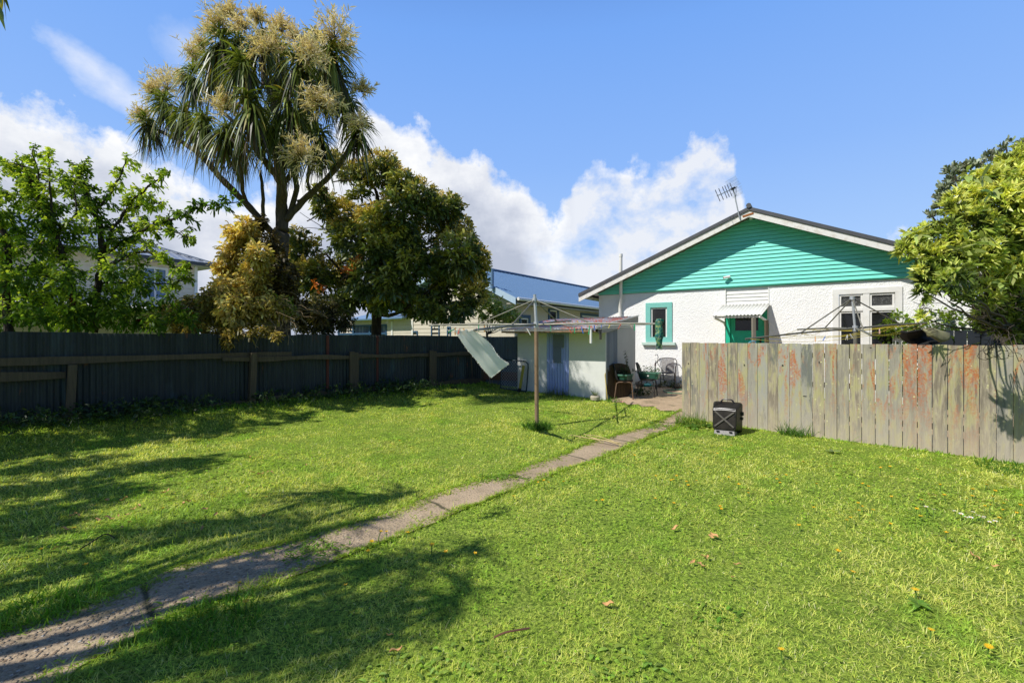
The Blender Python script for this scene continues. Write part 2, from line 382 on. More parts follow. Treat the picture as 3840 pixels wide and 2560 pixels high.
def concrete(name, pebble=True):
    b = NB(name); v = b.mapped(); n = b.noise(v, 1.6, 6, .65); f = b.noise(v, 60, 5, .75)
    vo = b.voro(v, 34); vc = b.n('ShaderNodeSeparateColor'); b.l(vo.outputs['Color'], vc.inputs[0])
    cc = b.mix(b.ramp(n, [(.35, 0), (.66, 1)]), (.54, .41, .26), (.38, .285, .18))
    st = b.ramp(vc.outputs[0], [(0, (.18, .12, .075)), (.45, (.48, .345, .215)), (.8, (.62, .49, .345)), (1, (.78, .70, .58))])
    ed = b.ramp(vo.outputs['Distance'], [(.25, 1), (.5, 0)])
    amt = b.math('MULTIPLY', ed, b.ramp(b.noise(v, .9, 3), [(.38, .6), (.6, 1)]))
    spy = b.n('ShaderNodeSeparateXYZ'); b.l(b.geo.outputs['Position'], spy.inputs[0]); near_ = b.math('MULTIPLY_ADD', spy.outputs[1], -.62, 2.75, clamp=True); near_ = b.math('MULTIPLY_ADD', near_, .85, .15)
    amt = b.math('MULTIPLY', amt, near_); cc = b.mix(amt, cc, st)
    cc = b.mix(b.ramp(b.noise(v, 3.5, 6, .7), [(.55, 0), (.7, .6)]), cc, (.12, .12, .04))
    cc = b.mix(b.ramp(f, [(.35, .6), (.5, 0)]), cc, (.10, .08, .06))
    along = b.math('ADD', b.math('MULTIPLY', spy.outputs[0], .62), b.math('MULTIPLY', spy.outputs[1], .60)); along = b.math('ADD', along, b.math('MULTIPLY', b.noise(v, 2.2, 4), .16))
    jn = b.math('ABSOLUTE', b.math('SUBTRACT', b.math('FRACT', along), .5)); jn = b.ramp(jn, [(.008, 1), (.022, 0)]); cc = b.mix(b.math('MULTIPLY', jn, .85), cc, (.045, .05, .02))
    h = b.math('ADD', b.math('MULTIPLY', b.math('MULTIPLY', ed, near_), .8), b.math('MULTIPLY', f, .5))
    return b.done(b.bsdf(cc, .85, 0, .3, b.bump(h, 1.0, .02)))
M_CONC = concrete('exposed_pebble_concrete')
def strip_grid(A, B, n, sub, dz):
    rows = []
    for i in range(len(A)-1):
        for k in range(sub + (1 if i == len(A)-2 else 0)):
            t = k / sub; a = A[i].lerp(A[i+1], t); c = B[i].lerp(B[i+1], t)
            w0_ = random.uniform(-.035, .025); w1_ = random.uniform(-.035, .025); rows.append([Vector((*(a.lerp(c, j/n + (w0_ if j == 0 else w1_ if j == n else 0))).xy, 0)) for j in range(n+1)])
    for r in rows:
        for p in r: p.z = gz(p.x, p.y) + dz
    return rows
pm = MB(); pm.grid(strip_grid(UPW, LOW, 6, 4, .010))
props(pm.build('path', M_CONC, smooth=True, ang=180), kind='structure')
HO = Vector((2.57, 14.3, 0)); HF = frame(HO.x, HO.y, .84, -.54)
PATIO = [(2.2,10.85),(2.65,10.55),(3.0,10.1),(3.2,9.55),(3.3,9.0),(6.9,6.1),(10.5,8.6),(2.57,14.3),(2.3,13.0)]
def pm_concrete():
    b = NB('patio_concrete'); v = b.mapped(); n = b.noise(v, 1.3, 7, .7); f = b.noise(v, 45, 5, .7)
    cc = b.mix(b.ramp(n, [(.35, 0), (.65, 1)]), (.55, .405, .26), (.38, .275, .175)); cc = b.mix(b.ramp(f, [(.35, .5), (.5, 0)]), cc, (.1, .08, .06))
    cc = b.mix(b.ramp(b.noise(v, 2.6, 6, .7), [(.56, 0), (.66, .6)]), cc, (.06, .075, .025))
    return b.done(b.bsdf(cc, .9, 0, .25, b.bump(f, .5, .008)))
pb = MB()
gx = np.arange(2.0, 10.8, .25); gy = np.arange(6.0, 14.6, .25)
for x in gx:
    for y in gy:
        if poly_mask(PATIO, np.array([x+.12]), np.array([y+.12]))[0]:
            q = [(x,y),(x+.25,y),(x+.25,y+.25),(x,y+.25)]; pb.add([(a, c, gz(a, c) + .014) for a, c in q], [(0,1,2,3)])
props(pb.build('patio', pm_concrete(), smooth=True, ang=180), kind='structure')
# ------------------------------------------------------------------ walls with openings
def wall_face(m, x0, x1, z0, z1, ops, y=0.0, reveal=.12):
    X = sorted({x0, x1, *[o[0] for o in ops], *[o[1] for o in ops]}); Z = sorted({z0, z1, *[o[2] for o in ops], *[o[3] for o in ops]})
    for i in range(len(X)-1):
        for j in range(len(Z)-1):
            cx, cz = (X[i]+X[i+1])/2, (Z[j]+Z[j+1])/2
            if any(o[0] < cx < o[1] and o[2] < cz < o[3] for o in ops): continue
            m.quad((X[i],y,Z[j]),(X[i+1],y,Z[j]),(X[i+1],y,Z[j+1]),(X[i],y,Z[j+1]))
    for a, c, e, f in ops:
        m.quad((a,y,e),(a,y,f),(a,y+reveal,f),(a,y+reveal,e)); m.quad((c,y,f),(c,y,e),(c,y+reveal,e),(c,y+reveal,f))
        m.quad((a,y,f),(c,y,f),(c,y+reveal,f),(a,y+reveal,f)); m.quad((c,y,e),(a,y,e),(a,y+reveal,e),(c,y+reveal,e))
def ring(m, x0, x1, z0, z1, w, y0, y1):
    m.box(x0, x1, y0, y1, z1-w, z1); m.box(x0, x1, y0, y1, z0, z0+w); m.box(x0, x0+w, y0, y1, z0+w, z1-w); m.box(x1-w, x1, y0, y1, z0+w, z1-w)
def lapboards(m, x0, x1, z0, z1, pitch, y=0.0, clip=None, th=.018):
    n = int(round((z1 - z0) / pitch))
    for i in range(n):
        a = z0 + i*pitch; c = a + pitch
        xa0, xa1 = (x0, x1) if clip is None else clip(a); xc0, xc1 = (x0, x1) if clip is None else clip(c)
        if xc1 - xc0 < .02: xc0 = xc1 = (xa0 + xa1) / 2
        q_ = c - min(.012, pitch*.1)
        m.add([(xa0,y-th,a),(xa1,y-th,a),(xc1,y-th*.25,q_),(xc0,y-th*.25,q_)], [(0,1,2,3)])
        m.add([(xa0,y+th*.6,a),(xa1,y+th*.6,a),(xa1,y-th,a),(xa0,y-th,a)], [(0,1,2,3)]); m.add([(xc0,y-th*.25,q_),(xc1,y-th*.25,q_),(xc1,y+th*.6,q_),(xc0,y+th*.6,q_)], [(0,1,2,3)]); m.add([(xc0,y+th*.6,q_),(xc1,y+th*.6,q_),(xc1,y+th*.6,c),(xc0,y+th*.6,c)], [(0,1,2,3)])
# ------------------------------------------------------------------ the white house
HW = 8.14; APX = HW/2; GZ = 2.90; AZ = 4.58; SLP = (AZ - GZ) / APX
t_house = thing('white_house', 'white roughcast house with a green weatherboard gable and a green back door', 'house', (HO.x, HO.y, .28))
sw0, sw1 = onw(HF, 2422)[0], onw(HF, 2521)[0]; szT, szB = 2.57, 1.485
bw0, bw1 = onw(HF, 3121)[0], onw(HF, 3384)[0]; bzT, bzB = 2.70, .95
dr0, dr1 = onw(HF, 2719)[0], onw(HF, 2884)[0]
m = MB(HF)
wall_face(m, 0, HW, -.1, GZ, [(sw0, sw1, szB, szT), (bw0, bw1, bzB, bzT), (dr0, dr1, .2, GZ)], 0, .16)
m.quad((0,0,-.1),(0,0,GZ),(0,11,GZ),(0,11,-.1)); m.quad((HW,0,GZ),(HW,0,-.1),(HW,11,-.1),(HW,11,GZ)); m.quad((HW,11,-.1),(0,11,-.1),(0,11,GZ),(HW,11,GZ))
m.build('wall', M_STUCCO, t_house)
def hclip(z):
    k = (z - GZ) / SLP; return (max(-.0, k - .0) , HW - k)
m = MB(HF); lapboards(m, 0, HW, GZ, AZ - .02, .0925, -.045, hclip, .03)
m.box(-.0, HW, -.03, .02, GZ-.035, GZ)
m.build('gable_boards', M_MINT, t_house)
m = MB(HF); m.add([(-.3,-.012,GZ-.05),(HW+.3,-.012,GZ-.05),(APX,-.012,AZ+.1)],[(0,1,2)]); m.build('gable_backing', M_SOFFIT, t_house)
# roof: two slopes with corrugations, dark verge flashing, white barge boards, rafters under the verge
OV = .5; EO = .42
def rz(x): return AZ + .17 - abs(x - APX) * SLP
m = MB(HF)
for s0, s1 in ((-EO, APX), (HW+EO, APX)):
    a, c = rz(s0), rz(s1)
    m.add([(s0,-OV-.03,a),(s1,-OV-.03,c),(s1,11.4,c),(s0,11.4,a),(s0,-OV-.03,a-.085),(s1,-OV-.03,c-.085),(s1,11.4,c-.085),(s0,11.4,a-.085)],
          [(0,1,2,3),(7,6,5,4),(0,4,5,1),(3,2,6,7),(0,3,7,4)])
m.build('roof', M_ROOFD, t_house)
m = MB(HF); m.tube([(APX,-OV-.06,AZ+.19),(APX,11.4,AZ+.19)], .06, 8); m.build('ridge_cap', M_ROOFD, t_house, smooth=True)
for s0 in (-EO, HW+EO):
    a, c = rz(s0)-.088, rz(APX)-.088
    m = MB(HF); m.add([(s0,-OV,a),(APX,-OV,c),(APX,-OV,c-.15),(s0,-OV,a-.15),(s0,-OV+.03,a),(APX,-OV+.03,c),(APX,-OV+.03,c-.15),(s0,-OV+.03,a-.15)],
        [(3,2,1,0),(4,5,6,7),(0,1,5,4),(2,3,7,6),(0,4,7,3),(1,2,6,5)])
    m.build('barge_board', M_BARGE, t_house)
m = MB(HF)
for s0 in (-EO, HW+EO):
    a, c = rz(s0)-.10, rz(APX)-.10
    m.add([(s0,-OV+.032,a),(APX,-OV+.032,c),(APX,-.03,c),(s0,-.03,a)],[(3,2,1,0)]); m.add([(s0,-OV+.04,a-.03),(s0,11.2,a-.03),(s0+.4*(1 if s0<0 else -1),11.2,a+.15*0-.03),(s0+.4*(1 if s0<0 else -1),-OV+.04,a-.03)],[(0,1,2,3)])
m.build('soffit', M_SOFFIT, t_house)
for x in (-.22, -.02, HW+.02, HW+.25, APX):
    m = MB(HF); zt = rz(x) - .13; m.box(x-.03, x+.03, -OV+.05, 0, zt-.09, zt-.02); m.build('rafter_end', M_WHITE, t_house)
m = MB(HF)
m.bar((APX+.10, -OV-.006, AZ+.05-.12*SLP), (APX-.14, -OV-.006, AZ-.0-.12*SLP), .004, .045)
m.build('rust_stain', paint('orange_rust', (.38, .13, .03), (.2, .07, .02), .9, 20), t_house)
# small window: turquoise casing, white sash, dark pane, sill
f = MB(HF); ring(f, sw0-.0, sw1+.0, szB, szT, .135, -.03, .05); w_ = f.build('window', M_TRIM, t_house, bevel=.004)
m = MB(HF); ring(m, sw0+.135, sw1-.135, szB+.06, szT-.135, .045, .012, .055); m.box(sw0+.135, sw1-.135, .012, .055, szB+.002, szB+.06); m.build('sash', M_WHITE, w_, bevel=.003)
m = MB(HF); m.quad((sw0+.13,.035,szB+.05),(sw1-.13,.035,szB+.05),(sw1-.13,.035,szT-.13),(sw0+.13,.035,szT-.13)); m.build('pane', M_GLASS, w_)
m = MB(HF); m.box(sw0-.09, sw1+.09, -.10, .05, szB-.085, szB-.003); m.build('sill', paint('pale_mint_sill', (.55, .70, .62), (.48, .62, .54)), w_, bevel=.006)
# large four-light window
f = MB(HF); ring(f, bw0, bw1, bzB, bzT, .125, -.03, .05)
mid = (bw0 + bw1) / 2; tz = 2.22
f.box(mid-.06, mid+.06, -.022, .05, bzB+.13, bzT-.13); f.box(bw0+.13, mid-.06, -.024, .05, tz-.035, tz+.035); f.box(mid+.06, bw1-.13, -.024, .05, tz-.035, tz+.035)
w_ = f.build('window', M_WHITE, t_house, bevel=.004)
for a, c in ((bw0+.13, mid-.06), (mid+.06, bw1-.13)):
    for zb, zt, gl in ((bzB+.13, tz-.035, M_GLASS), (tz+.035, bzT-.13, M_FROST)):
        m = MB(HF); ring(m, a+.002, c-.002, zb+.002, zt-.002, .040, .0, .045); m.build('sash', M_WHITE, w_, bevel=.003)
        m = MB(HF); m.quad((a+.03,.03,zb+.03),(c-.03,.03,zb+.03),(c-.03,.03,zt-.03),(a+.03,.03,zt-.03)); m.build('pane', gl, w_)
m = MB(HF); m.box(bw0-.06, bw1+.06, -.09, .05, bzB-.08, bzB-.003); m.build('sill', M_WHITE, w_, bevel=.006)
# door recess: panel of white boards over it, green jambs and half-glazed door
m = MB(HF); lapboards(m, dr0+.02, dr1-.02, 2.44, 2.88, .088, .03, None, .02); m.box(dr0, dr0+.02, -.012, .05, 2.44, 2.88); m.box(dr1-.02, dr1, -.012, .05, 2.44, 2.88); m.box(dr0, dr1, -.03, .05, 2.40, 2.44)
m.build('overdoor_boards', M_WHITE, t_house)
m = MB(HF); m.quad((dr0,.2,.2),(dr1,.2,.2),(dr1,.2,2.9),(dr0,.2,2.9)); m.build('recess_back', M_DARK, t_house)
m = MB(HF); ring(m, dr0+.003, dr1-.003, .42, 2.395, .11, .02, .15); m.build('door_frame', M_DOOR, t_house, bevel=.004)
dm = MB(HF); x0, x1 = dr0+.115, dr1-.115; pw0 = x0+.11; pw1 = x1-.13
dm.box(x0, x1, .09, .13, .45, 1.76); dm.box(x0, pw0, .09, .13, 1.76, 2.28); dm.box(pw1, x1, .09, .13, 1.76, 2.28); dm.box(x0, x1, .09, .13, 2.17, 2.283)
for k in range(6): dm.box(pw0+.02+k*.09, pw0+.028+k*.09, .084, .091, .6, 1.64)
dm.box(pw0-.02, pw1+.02, .075, .091, 1.735, 1.775)
dr = dm.build('door', M_DOOR, t_house, bevel=.002)
m = MB(HF); m.quad((pw0,.115,1.76),(pw1,.115,1.76),(pw1,.115,2.18),(pw0,.115,2.18)); m.build('pane', M_GLASS, dr)
m = MB(HF); m.box(x1-.10, x1-.06, .07, .095, 1.4, 1.6); m.tube([(x1-.08,.09,1.5),(x1-.08,.03,1.5),(x1-.16,.03,1.5)], .012, 6); m.build('handle', M_BLACK, dr)
# corrugated awning on brackets
a0, a1, ap = dr0-.06, dr1+.03, .72
m = MB(HF); rows = []
for j in range(3):
    q = j/2; rows.append([(a0 + (a1-a0)*i/96 - .12*q, -.03 - ap*q, 2.43 - .30*q + .014*math.sin(i/96*14*2*math.pi)) for i in range(97)])
m.grid(rows); aw = m.build('awning', M_WHITE, t_house, smooth=True, solid=.006)
for x in (a0+.04, a1-.05):
    m = MB(HF); m.bar((x,-.015,2.38),(x-.12,-ap,2.10),.035,.05); m.bar((x-.12,-ap,2.09),(x,-.015,1.98),.035,.05); m.bar((x,-.018,1.94),(x,-.018,2.38),.04,.035,(1,0,0)); m.build('bracket', M_WHITE, aw, bevel=.003)
m = MB(HF); m.box(a0-.1, a1-.14, -ap+.02, -ap+.05, 2.07, 2.115); m.build('fascia', M_WHITE, aw)
# vent pipe, security camera
vt = onw(HF, 2336)[0]
m = MB(HF); m.tube([(vt-.06,-.07,.3),(vt-.06,-.07,2.42)], .045, 10); m.tube([(vt-.06,-.07,2.40),(vt-.06,-.07,2.5),(vt-.02,-.14,2.66),(vt+.01,-.2,2.78),(vt+.01,-.2,3.92)], .045, 10); m.tube([(vt+.01,-.2,3.9),(vt+.01,-.2,3.98)], .052, 10)
m.build('vent_pipe', paint('ivory_pipe', (.82, .80, .74), (.75, .72, .65), .5), t_house, smooth=True)
ct, cz = onw(HF, 2731, 1042)
m = MB(HF); m.tube([(ct+.02,-.03,cz+.0),(ct,-.12,cz+.01)], .018, 8); m.tube([(ct+.06,-.12,cz+.02),(ct-.09,-.16,cz-.01)], .032, 12); sc_ = m.build('security_camera', M_WHITE, t_house, smooth=True)
m = MB(HF); m.tube([(ct-.09,-.161,cz-.01),(ct-.10,-.163,cz-.012)], .026, 12); m.build('lens', M_BLACK, sc_)
# TV antenna on the barge near the ridge
ax_t, _ = onw(HF, 2767, 800, -.55); ant = thing('tv_antenna', 'rooftop television antenna on a leaning pole beside the ridge of the white house', 'antenna', HF @ Vector((ax_t, -.56, 4.5)))
YA = (HF @ Vector((ax_t, -.56, 0))).y
mb0 = pt(2774, 822, YA); mt = pt(2749, 704, YA)
m = MB(); m.tube([mb0, mt], .015, 8); m.build('mast', M_STEEL, ant, smooth=True)
B0 = pt(2689, 735, YA-.05); B1 = pt(2764, 701, YA+.02); bd = (B1 - B0).normalized()
m = MB(); m.bar(B0, B1, .022, .022); bo = m.build('boom', M_STEEL, ant)
perp = Vector((bd.y*-1, bd.x, 0)).normalized(); up2 = bd.cross(perp).normalized()
if up2.z < 0: up2 = -up2
for i, fr in enumerate((.03, .2, .38, .5, .62, .76)):
    c = B0.lerp(B1, fr); m = MB()
    for s in (1, -1):
        k = c + up2 * .05 * s; m.bar(c, k, .012, .012, perp)
        for q in (1, -1): m.tube([k, k + up2*.025*s + perp*.03*q + bd*.015*q, k + up2*.10*s + perp*.06*q + bd*.035*q], .0045, 5)
    m.build('director', M_BLACK, ant)
m = MB(); c = B0.lerp(B1, .8)
for i in range(-6, 7): m.tube([c + perp*.035*i + up2*.24 + bd*.03, c + perp*.035*i + up2*.02 + bd*.08], .002, 4); m.tube([c + perp*.035*i - up2*.02 + bd*.08, c + perp*.035*i - up2*.2 + bd*.03], .002, 4)
for z in (.24, .17, .1, .03, -.03, -.1, -.17, -.2): m.tube([c + perp*-.21 + up2*z + bd*(.08 - abs(z)*.2), c + perp*.21 + up2*z + bd*(.08 - abs(z)*.2)], .002, 4)
m.build('reflector', M_STEEL, ant)
m = MB(); m.box(-.05,.05,-.03,.03,-.02,.03); bx = m; bx.v = [c + bd*v.x + perp*v.y + up2*v.z for v in bx.v]; bx.build('junction_box', M_BLACK, ant)
m = MB(); m.tube([B0.lerp(B1,.95), pt(2760,722,YA+.03), pt(2759,740,YA+.02), pt(2763,770,YA+.02), pt(2770,812,YA+.02)], .006, 5); m.build('cable', M_BLACK, ant)
# ------------------------------------------------------------------ wooden paling fence on the right
PF = frame(3.162, 9.0, 3.148, -2.7)
bnd = [100,156,215,274,338,400,465,533,598,665,733,808,885,960,1038,1121,1203,1284,1373,1463,1553,1650,1748,1850,1955,2058,2170,2282]
tb = [onw(PF, 2500 + v/1.7552)[0] for v in bnd]
while tb[-1] < 7.2: tb.append(tb[-1] + .158)
def paling_mat():
    b = NB('lichened_grey_palings'); c = b.attr(); sc_ = b.n('ShaderNodeSeparateColor'); b.l(c, sc_.inputs[0])
    v = b.mapped((1, 1, .06)); v2 = b.mapped((1, 1, .22)); v0 = b.mapped()
    off = b.n('ShaderNodeVectorMath', operation='ADD'); b.l(v, off.inputs[0]); b.l(c, off.inputs[1]); g1 = b.noise(off.outputs[0], 24, 8, .75, .8)
    off2 = b.n('ShaderNodeVectorMath', operation='MULTIPLY_ADD'); b.l(c, off2.inputs[0]); off2.inputs[1].default_value = (9, 9, 9); b.l(v2, off2.inputs[2]); s1 = b.noise(off2.outputs[0], 7, 7, .68, .5)
    s2 = b.noise(off2.outputs[0], 13, 6, .65, .3)
    base = b.mix(b.ramp(g1, [(.36, 0), (.60, 1)]), (.50, .425, .315), (.20, .165, .12)); base = b.mix(b.ramp(s2, [(.38, .65), (.52, 0)]), base, (.17, .14, .10))
    base = b.mix(sc_.outputs[0], base, (.36, .35, .30))
    base = b.mix(b.ramp(s2, [(.47, 0), (.62, .7)]), base, (.42, .39, .17))              # olive algae
    sp = b.n('ShaderNodeSeparateXYZ'); b.l(b.geo.outputs['Position'], sp.inputs[0])
    hi = b.ramp(sp.outputs[2], [(.25, .35), (.95, 1)])
    thr = b.math('MULTIPLY_ADD', sc_.outputs[1], .16, -.08)
    org = b.math('MULTIPLY', b.ramp(b.math('ADD', s1, thr), [(.545, 0), (.62, 1)]), hi)
    spk = b.ramp(b.noise(v0, 34, 6, .75), [(.42, .15), (.56, 1)])
    base = b.mix(b.math('MULTIPLY', org, b.math('MULTIPLY', spk, .85)), base, (.44, .12, .035))   # orange lichen
    gs = b.ramp(b.math('SUBTRACT', b.noise(off2.outputs[0], 5, 6, .7), thr), [(.58, 0), (.66, .8)]); base = b.mix(gs, base, (.13, .14, .13))
    vo = b.voro(v0, 19); vc = b.n('ShaderNodeSeparateColor'); b.l(vo.outputs['Color'], vc.inputs[0])
    pat = b.ramp(b.noise(v0, 2.3, 3, .6), [(.45, 0), (.6, 1)])
    lic = b.math('MULTIPLY', b.math('LESS_THAN', vo.outputs['Distance'], b.math('MULTIPLY', vc.outputs[0], .27)), b.math('MULTIPLY', b.math('GREATER_THAN', vc.outputs[1], .62), pat))
    base = b.mix(b.math('MULTIPLY', lic, .85), base, (.60, .57, .30))
    low = b.ramp(sp.outputs[2], [(.0, .55), (.7, 0)]); base = b.mix(low, base, (.52, .43, .32))
    base = b.mix(b.ramp(g1, [(.28, .7), (.4, 0)]), base, (.075, .06, .045))
    return b.done(b.bsdf(base, .85, 0, .2, b.bump(g1, .9, .01)))
t_pf = thing('paling_fence', 'weathered grey wooden paling fence with orange and yellow lichen', 'fence', (4.7, 7.6, 0))
m = MB(PF)
for i in range(len(tb)-1):
    a, c = tb[i], tb[i+1]; gap = .0075 if 13 <= i <= 23 else (.004 if i < 13 else .005)
    m.cur = (random.random()**1.5, random.random(), random.random())
    p0 = PF @ Vector((a, 0, 0)); zb = gz(p0.x, p0.y) - .06; zt = 1.475 - .0062 * a + random.uniform(-.007, .007)
    dy = random.uniform(-.004, .004); tl = random.uniform(-.003, .003)
    m.box(a + gap/2, c - gap/2, dy, dy + .019, zb, zt)
    for k in (-4, -3, -2, -1): m.v[k].z += tl * (1 if k in (-4, -1) else -1)
m.build('palings', paling_mat(), t_pf, bevel=.0025)
for z in (.32, .82, 1.28):
    m = MB(PF); m.box(.02, 7.1, .026, .072, z - .04, z + .04); m.build('rail', M_WOOD, t_pf)
for x in (.05, 2.4, 4.8, 7.0):
    m = MB(PF); m.box(x, x+.09, .074, .17, -.2, 1.38); m.build('post', M_WOOD, t_pf)
for (px, py, w, h) in ((2560+22, 1363, .02, .03), (2791, 1368, .018, .03), (2935, 1370, .03, .03), (3018, 1485, .06, .014), (3072, 1358, .012, .04), (3265, 1263+40, .03, .012)):
    a, z = onw(PF, px, py); m = MB(PF)
    m.loft([[(a + w/2*math.cos(k*.7854), -.0065, z + h/2*math.sin(k*.7854)) for k in range(8)], [(a + w/3*math.cos(k*.7854), -.0045, z + h/3*math.sin(k*.7854)) for k in range(8)]])
    m.build('knot', M_DARK, t_pf)
# ------------------------------------------------------------------ old corrugated iron fence on the left
CF = frame(FA.x, FA.y, FE.x, FE.y)            # yard side is -y
def corr(m, x0, x1, z0, z1, amp=.012, pitch=.076, y=0.0, zf=None, per=8, ph=0):
    n = int((x1 - x0) / pitch * per); cols = []
    for r in range(2):
        cols.append([(x0 + (x1-x0)*i/n, y + amp*math.sin(ph + 2*math.pi*(x0 + (x1-x0)*i/n)/pitch), (z0, z1)[r] if zf is None else zf(x0 + (x1-x0)*i/n, r)) for i in range(n+1)])
    m.grid(cols)
def iron(name, c, c2, c3, rust=.62, rough=.6):
    b = NB(name); v = b.mapped((1, 1, .1)); n = b.noise(v, 5, 6, .65); n2 = b.noise(b.mapped((1, 1, .3)), 2.1, 5, .6); f = b.noise(b.mapped(), 30, 4)
    cc = b.mix(b.ramp(n, [(.38, 0), (.62, 1)]), c, c2); cc = b.mix(b.ramp(n2, [(.58, 0), (.72, .8)]), cc, c3)
    r = b.ramp(b.noise(b.mapped((1, 1, .35)), 6, 6, .7), [(rust, 0), (rust + .08, .8)]); cc = b.mix(r, cc, (.16, .06, .025))
    return b.done(b.bsdf(cc, rough, .1, .35, b.bump(f, .2, .004)))
M_IRON = iron('old_blue_grey_iron', (.038, .049, .046), (.020, .027, .025), (.048, .09, .098))
t_cf = thing('iron_fence', 'dark corrugated iron fence with rough timber rail along the left of the lawn', 'fence', (-4.5, 10.2, .3))
k = 0; x = -3.2
while x < 9.1:
    x2 = min(x + random.choice((1.55, .92, .78)), 9.2); m = MB(CF); dz = random.uniform(-.012, .012); yy = (.004, .010)[k % 2]
    corr(m, x, x2 + .03, .18, 1.64 + dz, y=yy + .02); m.build('iron_sheet', M_IRON, t_cf, smooth=True, ang=80); x = x2; k += 1
pp = [onw(CF, px)[0] for px in (265, 940, 1319, 1614)]; pp = [pp[0] - 2.3] + pp
for i, t in enumerate(pp):
    m = MB(CF); zt = 1.14 if i == 1 else 1.28
    if i in (3, 4): m.bar((t-.055,-.105,0),(t-.045,-.105,zt),.05,.11,(1,0,0)); m.bar((t+.045,-.105,0),(t+.05,-.105,zt-.02),.05,.11,(1,0,0))
    else: m.bar((t-.03,-.11,0),(t+.02,-.11,zt),.13,.11,(1,0,0))
    m.build('post', M_WOOD, t_cf, bevel=.006)
def rail(name, x0, x1, z0, z1, h, y, wob=.012, seed=0):
    m = MB(CF); n = 14; rs = []
    for i in range(n+1):
        q = i/n; x = x0 + (x1-x0)*q; z = z0 + (z1-z0)*q + wob*math.sin(q*9+seed); hh = h*(1+.18*math.sin(q*13+seed*2))
        rs.append([(x,y-.025,z-hh/2),(x,y+.025,z-hh/2),(x,y+.025,z+hh/2),(x,y-.025,z+hh/2)])
    m.loft(rs); return m.build(name, M_WOOD, t_cf)
rail('rail', -2.6, pp[2]+.75, 1.19, 1.235, .105, -.025, .006, 1); rail('rail', pp[2]-.5, pp[3], 1.165, 1.165, .085, -.078, .012, 2.1); rail('rail', pp[3], pp[4], 1.165, 1.16, .085, -.03, .008, .4); rail('rail', pp[4], 9.2, 1.17, 1.18, .09, -.03, .008, 3.3)
rail('rail', -2.6, pp[1]-.06, .98, .985, .12, -.03, .004, 2)
for a, c, z in ((-2.6, pp[2], .26), (pp[2], pp[3], .34), (pp[3], 9.2, .38)): rail('base_board', a, c, z, z+.02, .17, -.028, .006, a)
M_RUSTB = paint('rust_red_batten', (.11, .032, .018), (.07, .02, .012), .85)
for px, w in ((1224, .06), (1412, .05)):
    t = onw(CF, px)[0]; m = MB(CF); m.box(t, t+w, -.0, .012, .4, 1.63); m.build('batten', M_RUSTB, t_cf)
# short return of iron fence between the long fence and the shed
e0 = CF @ Vector((9.15, 0, 0)); RF = frame(e0.x, e0.y, .84, -.54)
t_rf = thing('iron_fence', 'short stretch of corrugated iron fence with a brown base board joining the shed', 'fence', (e0.x + .5, e0.y - .3, .4))
m = MB(RF); corr(m, 0, 1.45, .3, 1.63, amp=.008, pitch=.055, y=.03)
m.build('iron_sheet', iron('grey_blue_iron', (.10, .13, .16), (.06, .08, .10), (.12, .16, .2)), t_rf, smooth=True, ang=80)
m = MB(RF); m.box(.05, 1.3, -.03, .012, .45, .68); m.build('base_board', paint('brown_board', (.16, .075, .04), (.10, .05, .03), .8, 9), t_rf)
m = MB(RF); m.box(-.03, .05, -.05, .03, .2, .75); m.build('post', M_WOOD, t_rf)
# ------------------------------------------------------------------ garden shed
SF = frame(.146, 12.6, 1.994, -1.55); SW = math.hypot(1.994, 1.55); SD = 1.62
t_sh = thing('garden_shed', 'small pale grey garden shed with blue corrugated door and rusty iron roof', 'shed', (1.1, 12.2, .2))
M_SHED = paint('pale_panel_paint', (.71, .71, .67), (.63, .63, .59), .6, 2.5, .15); M_SHED2 = paint('grey_panel_paint', (.47, .46, .44), (.40, .39, .37), .6, 3, .15)
d0, d1 = onw(SF, 1900 + 592/3.92)[0], onw(SF, 1900 + 915/3.92)[0]
m = MB(SF); m.box(0, d0, 0, .05, .05, 1.72); m.box(d1, SW, 0, .05, .05, 1.72); m.box(d0, d1, .03, .05, .05, 1.72); m.build('front_wall', M_SHED, t_sh)
m = MB(SF); m.box(0, .05, .05, SD, .05, 1.8); m.box(.05, SW-.05, SD-.05, SD, .05, 2.0); m.build('back_wall', M_SHED, t_sh)
cw = onw(SF, 2271)[0]
SR = frame((SF @ Vector((SW, 0, 0))).x, (SF @ Vector((SW, 0, 0))).y, SF.col[1].x, SF.col[1].y)   # right side wall, along = into depth
c1 = onw(SR, 1900 + 1622/3.92)[0]
m = MB(SR); corr(m, .002, c1, .05, 1.74, amp=.011, pitch=.085, y=-.002, zf=lambda x, r: .05 if r == 0 else 1.74 + .155*x)
m.build('corrugated_side', iron('grey_side_iron', (.27, .29, .32), (.2, .22, .25), (.3, .33, .36), .75), t_sh, smooth=True, ang=80)
m = MB(SR); m.add([(c1,-.012,.05),(SD,-.012,.05),(SD,-.012,1.74+.155*SD),(c1,-.012,1.74+.155*c1),(c1,.04,.05),(SD,.04,.05),(SD,.04,1.74+.155*SD),(c1,.04,1.74+.155*c1)],[(0,1,2,3),(4,7,6,5),(0,3,7,4),(1,5,6,2)])
m.add([(0,.012,.05),(c1,.012,.05),(c1,.012,1.74+.155*c1),(0,.012,1.74)],[(0,1,2,3)]); m.build('side_panel', M_SHED2, t_sh)
M_BLUE = iron('faded_blue_door_iron', (.34, .42, .74), (.28, .35, .64), (.45, .52, .78), .72, .5)
m = MB(SF); corr(m, d0, d1, .08, 1.70, amp=.016, pitch=(d1-d0)/8, y=.0); dr_ = m.build('door', M_BLUE, t_sh, smooth=True, ang=80)
pa, pb_ = onw(SF, 1900 + 690/3.92)[0], onw(SF, 1900 + 850/3.92)[0]
